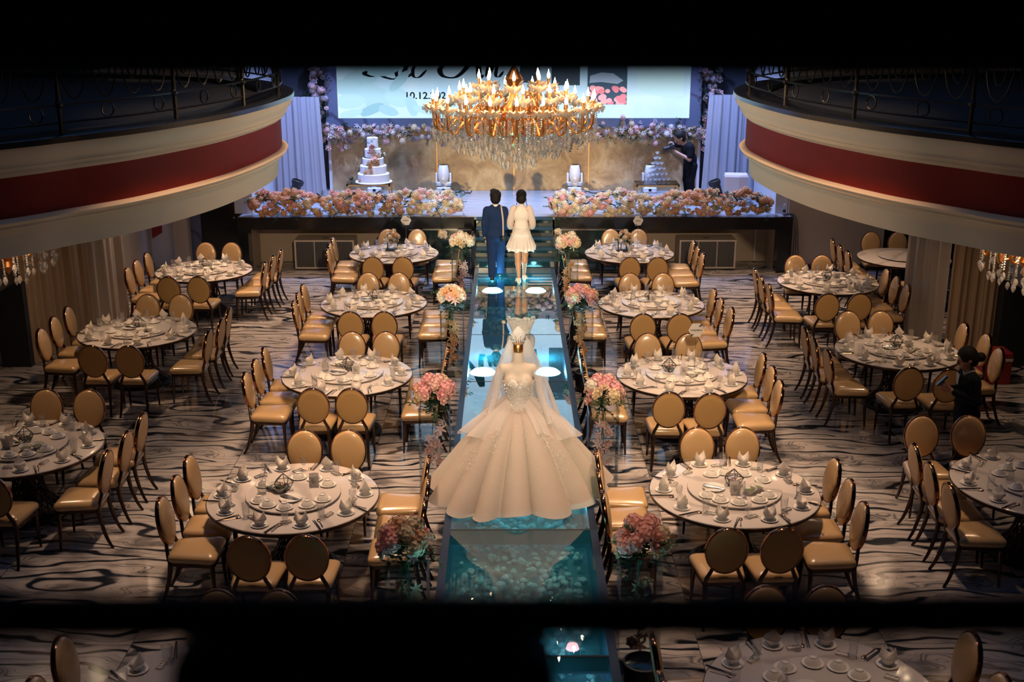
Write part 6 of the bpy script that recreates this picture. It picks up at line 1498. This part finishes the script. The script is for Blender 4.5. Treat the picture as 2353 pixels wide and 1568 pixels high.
sj = [('e', (0, 0, 1.06), (.172, .13, .16)), ('e', (0, 0, .86), (.155, .125, .17)), ('e', (0, .015, .72), (.182, .142, .12)), ('c', (-.145, 0, 1.165), (.145, 0, 1.165), .058, .058), ('-e', (0, -.06, 1.25), (.06, .07, .08), .02)] + limb(((.158, 0, 1.14), (.195, .035, .92), .058, .052), ((.195, .035, .92), (.07, -.17, .985), .05, .04), ((-.158, 0, 1.14), (-.195, .035, .92), .058, .052), ((-.195, .035, .92), (-.07, -.17, .985), .05, .04))
part(s_, 'jacket', sdf_mesh('suit_woman_jacket', sj, .01, .03, 'suitblack'))
part(s_, 'trousers', sdf_mesh('suit_woman_trousers', limb(((.085, .02, .72), (.085, 0, .42), .11, .082), ((.085, 0, .42), (.082, .03, .09), .08, .075), ((-.085, .02, .72), (-.085, 0, .42), .11, .082), ((-.085, 0, .42), (-.082, .03, .09), .08, .075)) + [('e', (0, .02, .72), (.172, .132, .1)), ('-b', (-.5, -.5, -.1), (.5, .5, .05))], .011, .02, 'suitblack'))
b = MB().tube([(.052 * math.cos(a), -.012 + .056 * math.sin(a), 1.215 + .028 * math.sin(a)) for a in [2 * PI * q / 26 for q in range(26)]], .013, 6, closed=True, flat=(.5, 1.4)); b.prism([(-.02, 1.06), (.02, 1.06), (.045, 1.19), (-.045, 1.19)], -.134, -.13, 'y')
part(s_, 'blouse', b.mesh('blouse', 'shirt'), label='pale blouse collar')
part(s_, 'hair', sdf_mesh('suit_woman_hair', [('e', (0, -.052, 1.405), (.092, .112, .105)), ('e', (0, .01, 1.36), (.086, .07, .095)), ('e', (0, .1, 1.38), (.055, .055, .055), .01), ('-e', (0, -.18, 1.325), (.085, .066, .085), .012)], .008, .015, 'hair'))
for x in (.085, -.085): part(s_, 'shoe', sdf_mesh('suit_woman_shoe', [('c', (x, .06, .045), (x, -.12, .032), .042, .034), ('-b', (-1, -1, -.1), (1, 1, 0))], .009, .02, 'black'))
phn = thing('phone', 'dark phone held up by the woman in the black suit', 'phone', (WX, WY, 0), -PI / 2)
part(phn, 'body', MB().bbox(-.037, .037, -.004, .004, -.075, .075, .004, TR((0, -.305, 1.1), rx=-.75)).mesh('phone_body', 'black'))

# ================================================================== LIGHT
W = SC.world or bpy.data.worlds.new('World'); SC.world = W; W.use_nodes = True
bg = W.node_tree.nodes.get('Background') or W.node_tree.nodes.new('ShaderNodeBackground')
bg.inputs[0].default_value = (.25, .45, .8, 1); bg.inputs[1].default_value = 0.0
def lamp(kind, name, loc, target, power, color, **kw):
    l = bpy.data.lights.new(name, kind); l.energy = power; l.color = color
    for k, v in kw.items(): setattr(l, k, v)
    o = link(bpy.data.objects.new(name, l)); o.location = loc
    if target is not None: o.rotation_euler = (Vector(target) - Vector(loc)).to_track_quat('-Z', 'Y').to_euler()
    return o
WARM = (1.0, .64, .39)
K = dict(ceil=46, near=44, soffit=15, spot=14000, blue=1700, batten=300, flood=4200, amb=45)
for x in (-2.0, 2.1):
    for y in (11.4, 13.8, 17.2, 20.7): lamp('AREA', 'ceiling_downlight', (x, y - .3, 8.2), (x, y, 0), K['ceil'] if y > 12 else K['near'], WARM, shape='DISK', size=.5, spread=math.radians(70 if y > 12 else 46))
lamp('AREA', 'ceiling_downlight', (.1, 9.3, 8.2), (.1, 9.2, 0), 13, WARM, shape='DISK', size=.4, spread=math.radians(38))  # added fill that brightens the gown and the nearest bouquets
for x in (-5.3, 5.3): lamp('AREA', 'ceiling_downlight', (x * .85, 19.9, 8.2), (x * .95, 19.3, 0), K['ceil'], WARM, shape='DISK', size=.5, spread=math.radians(50))  # added fill over the outer tables at the stage end
for x in (-5.3, 5.35):
    for y in (12.0, 15.2): lamp('AREA', 'soffit_downlight', (x, y, 2.97), (x, y, 0), K['soffit'] * (.75 if y < 13 else 1.1), WARM, shape='DISK', size=.25, spread=math.radians(130))  # fill lights added under the balconies to lift the outer tables
for x, y, p_ in ((2.5, 6.9, 5), (-3.0, 7.2, 3)): lamp('AREA', 'ceiling_downlight', (x, y, 8.2), (x, y, 0), p_, WARM, shape='DISK', size=.4, spread=math.radians(36))  # weak fill added to lift the two tables nearest the camera
for y in (9, 17): lamp('AREA', 'ceiling_blue_wash', (0, y, 8.3), (0, y, 0), K['amb'], (.2, .45, 1), shape='RECTANGLE', size=12, size_y=6)  # unseen blue fill added overhead to turn the shadows teal
# warm lamp shining from the gallery front onto the couple and the gold wall
lamp('SPOT', 'gallery_spot', (-1.1, 1.3, 3.95), (.15, 22.5, 1.35), K['spot'], (1, .76, .45), spot_size=math.radians(13), spot_blend=.9, shadow_soft_size=.1)
lamp('SPOT', 'gallery_flood', (.9, 1.3, 6.6), (0, 19.0, 0.4), K['flood'], (1, .7, .44), spot_size=math.radians(40), spot_blend=1.0, shadow_soft_size=.12)
for sx in (-1, 1):
    lamp('SPOT', 'stage_blue_wash', (sx * 3.4, 22.9, 6.6), (sx * 4.6, 24.8, 1.9), K['blue'], (.3, .42, 1), spot_size=math.radians(70), spot_blend=.7, shadow_soft_size=.1)
lamp('AREA', 'stage_batten', (0, 23.6, 7.2), (0, 23.7, 1.1), K['batten'], (.42, .58, 1), shape='RECTANGLE', size=7.5, size_y=.06, spread=math.radians(62))
for x, y, k in LAMPS:
    if k == 't': lamp('POINT', 'pit_glow', (x, y, .34), None, 6.0 if 10 < y < 12 else 13.0 if y < 9 else 30.0 if y < 17 else 16.0, (.3, .8, 1), shadow_soft_size=.04)

# ================================================================== CAMERA
cam = bpy.data.cameras.new('camera'); co = link(bpy.data.objects.new('camera', cam))
co.location = CAM; co.rotation_euler = Matrix((_R, _U, -_F)).transposed().to_euler()
cam.sensor_width = 36; cam.sensor_fit = 'HORIZONTAL'; cam.lens = 36 * CAMF / 2353; cam.clip_start = .05; cam.clip_end = 100
cam.dof.use_dof = True; cam.dof.focus_distance = 15.5; cam.dof.aperture_fstop = 2.8
SC.camera = co
vs = SC.view_settings; vs.view_transform = 'Standard'; vs.look = 'None'; vs.gamma = 1; vs.exposure = 0.0; vs.use_curve_mapping = False
cy = SC.cycles; cy.use_denoising = True; cy.max_bounces = 6; cy.diffuse_bounces = 3; cy.glossy_bounces = 3; cy.transmission_bounces = 4; cy.transparent_max_bounces = 14
cy.caustics_reflective = False; cy.caustics_refractive = False; cy.sample_clamp_indirect = 3; cy.sample_clamp_direct = 0; cy.use_adaptive_sampling = True; cy.adaptive_threshold = .02
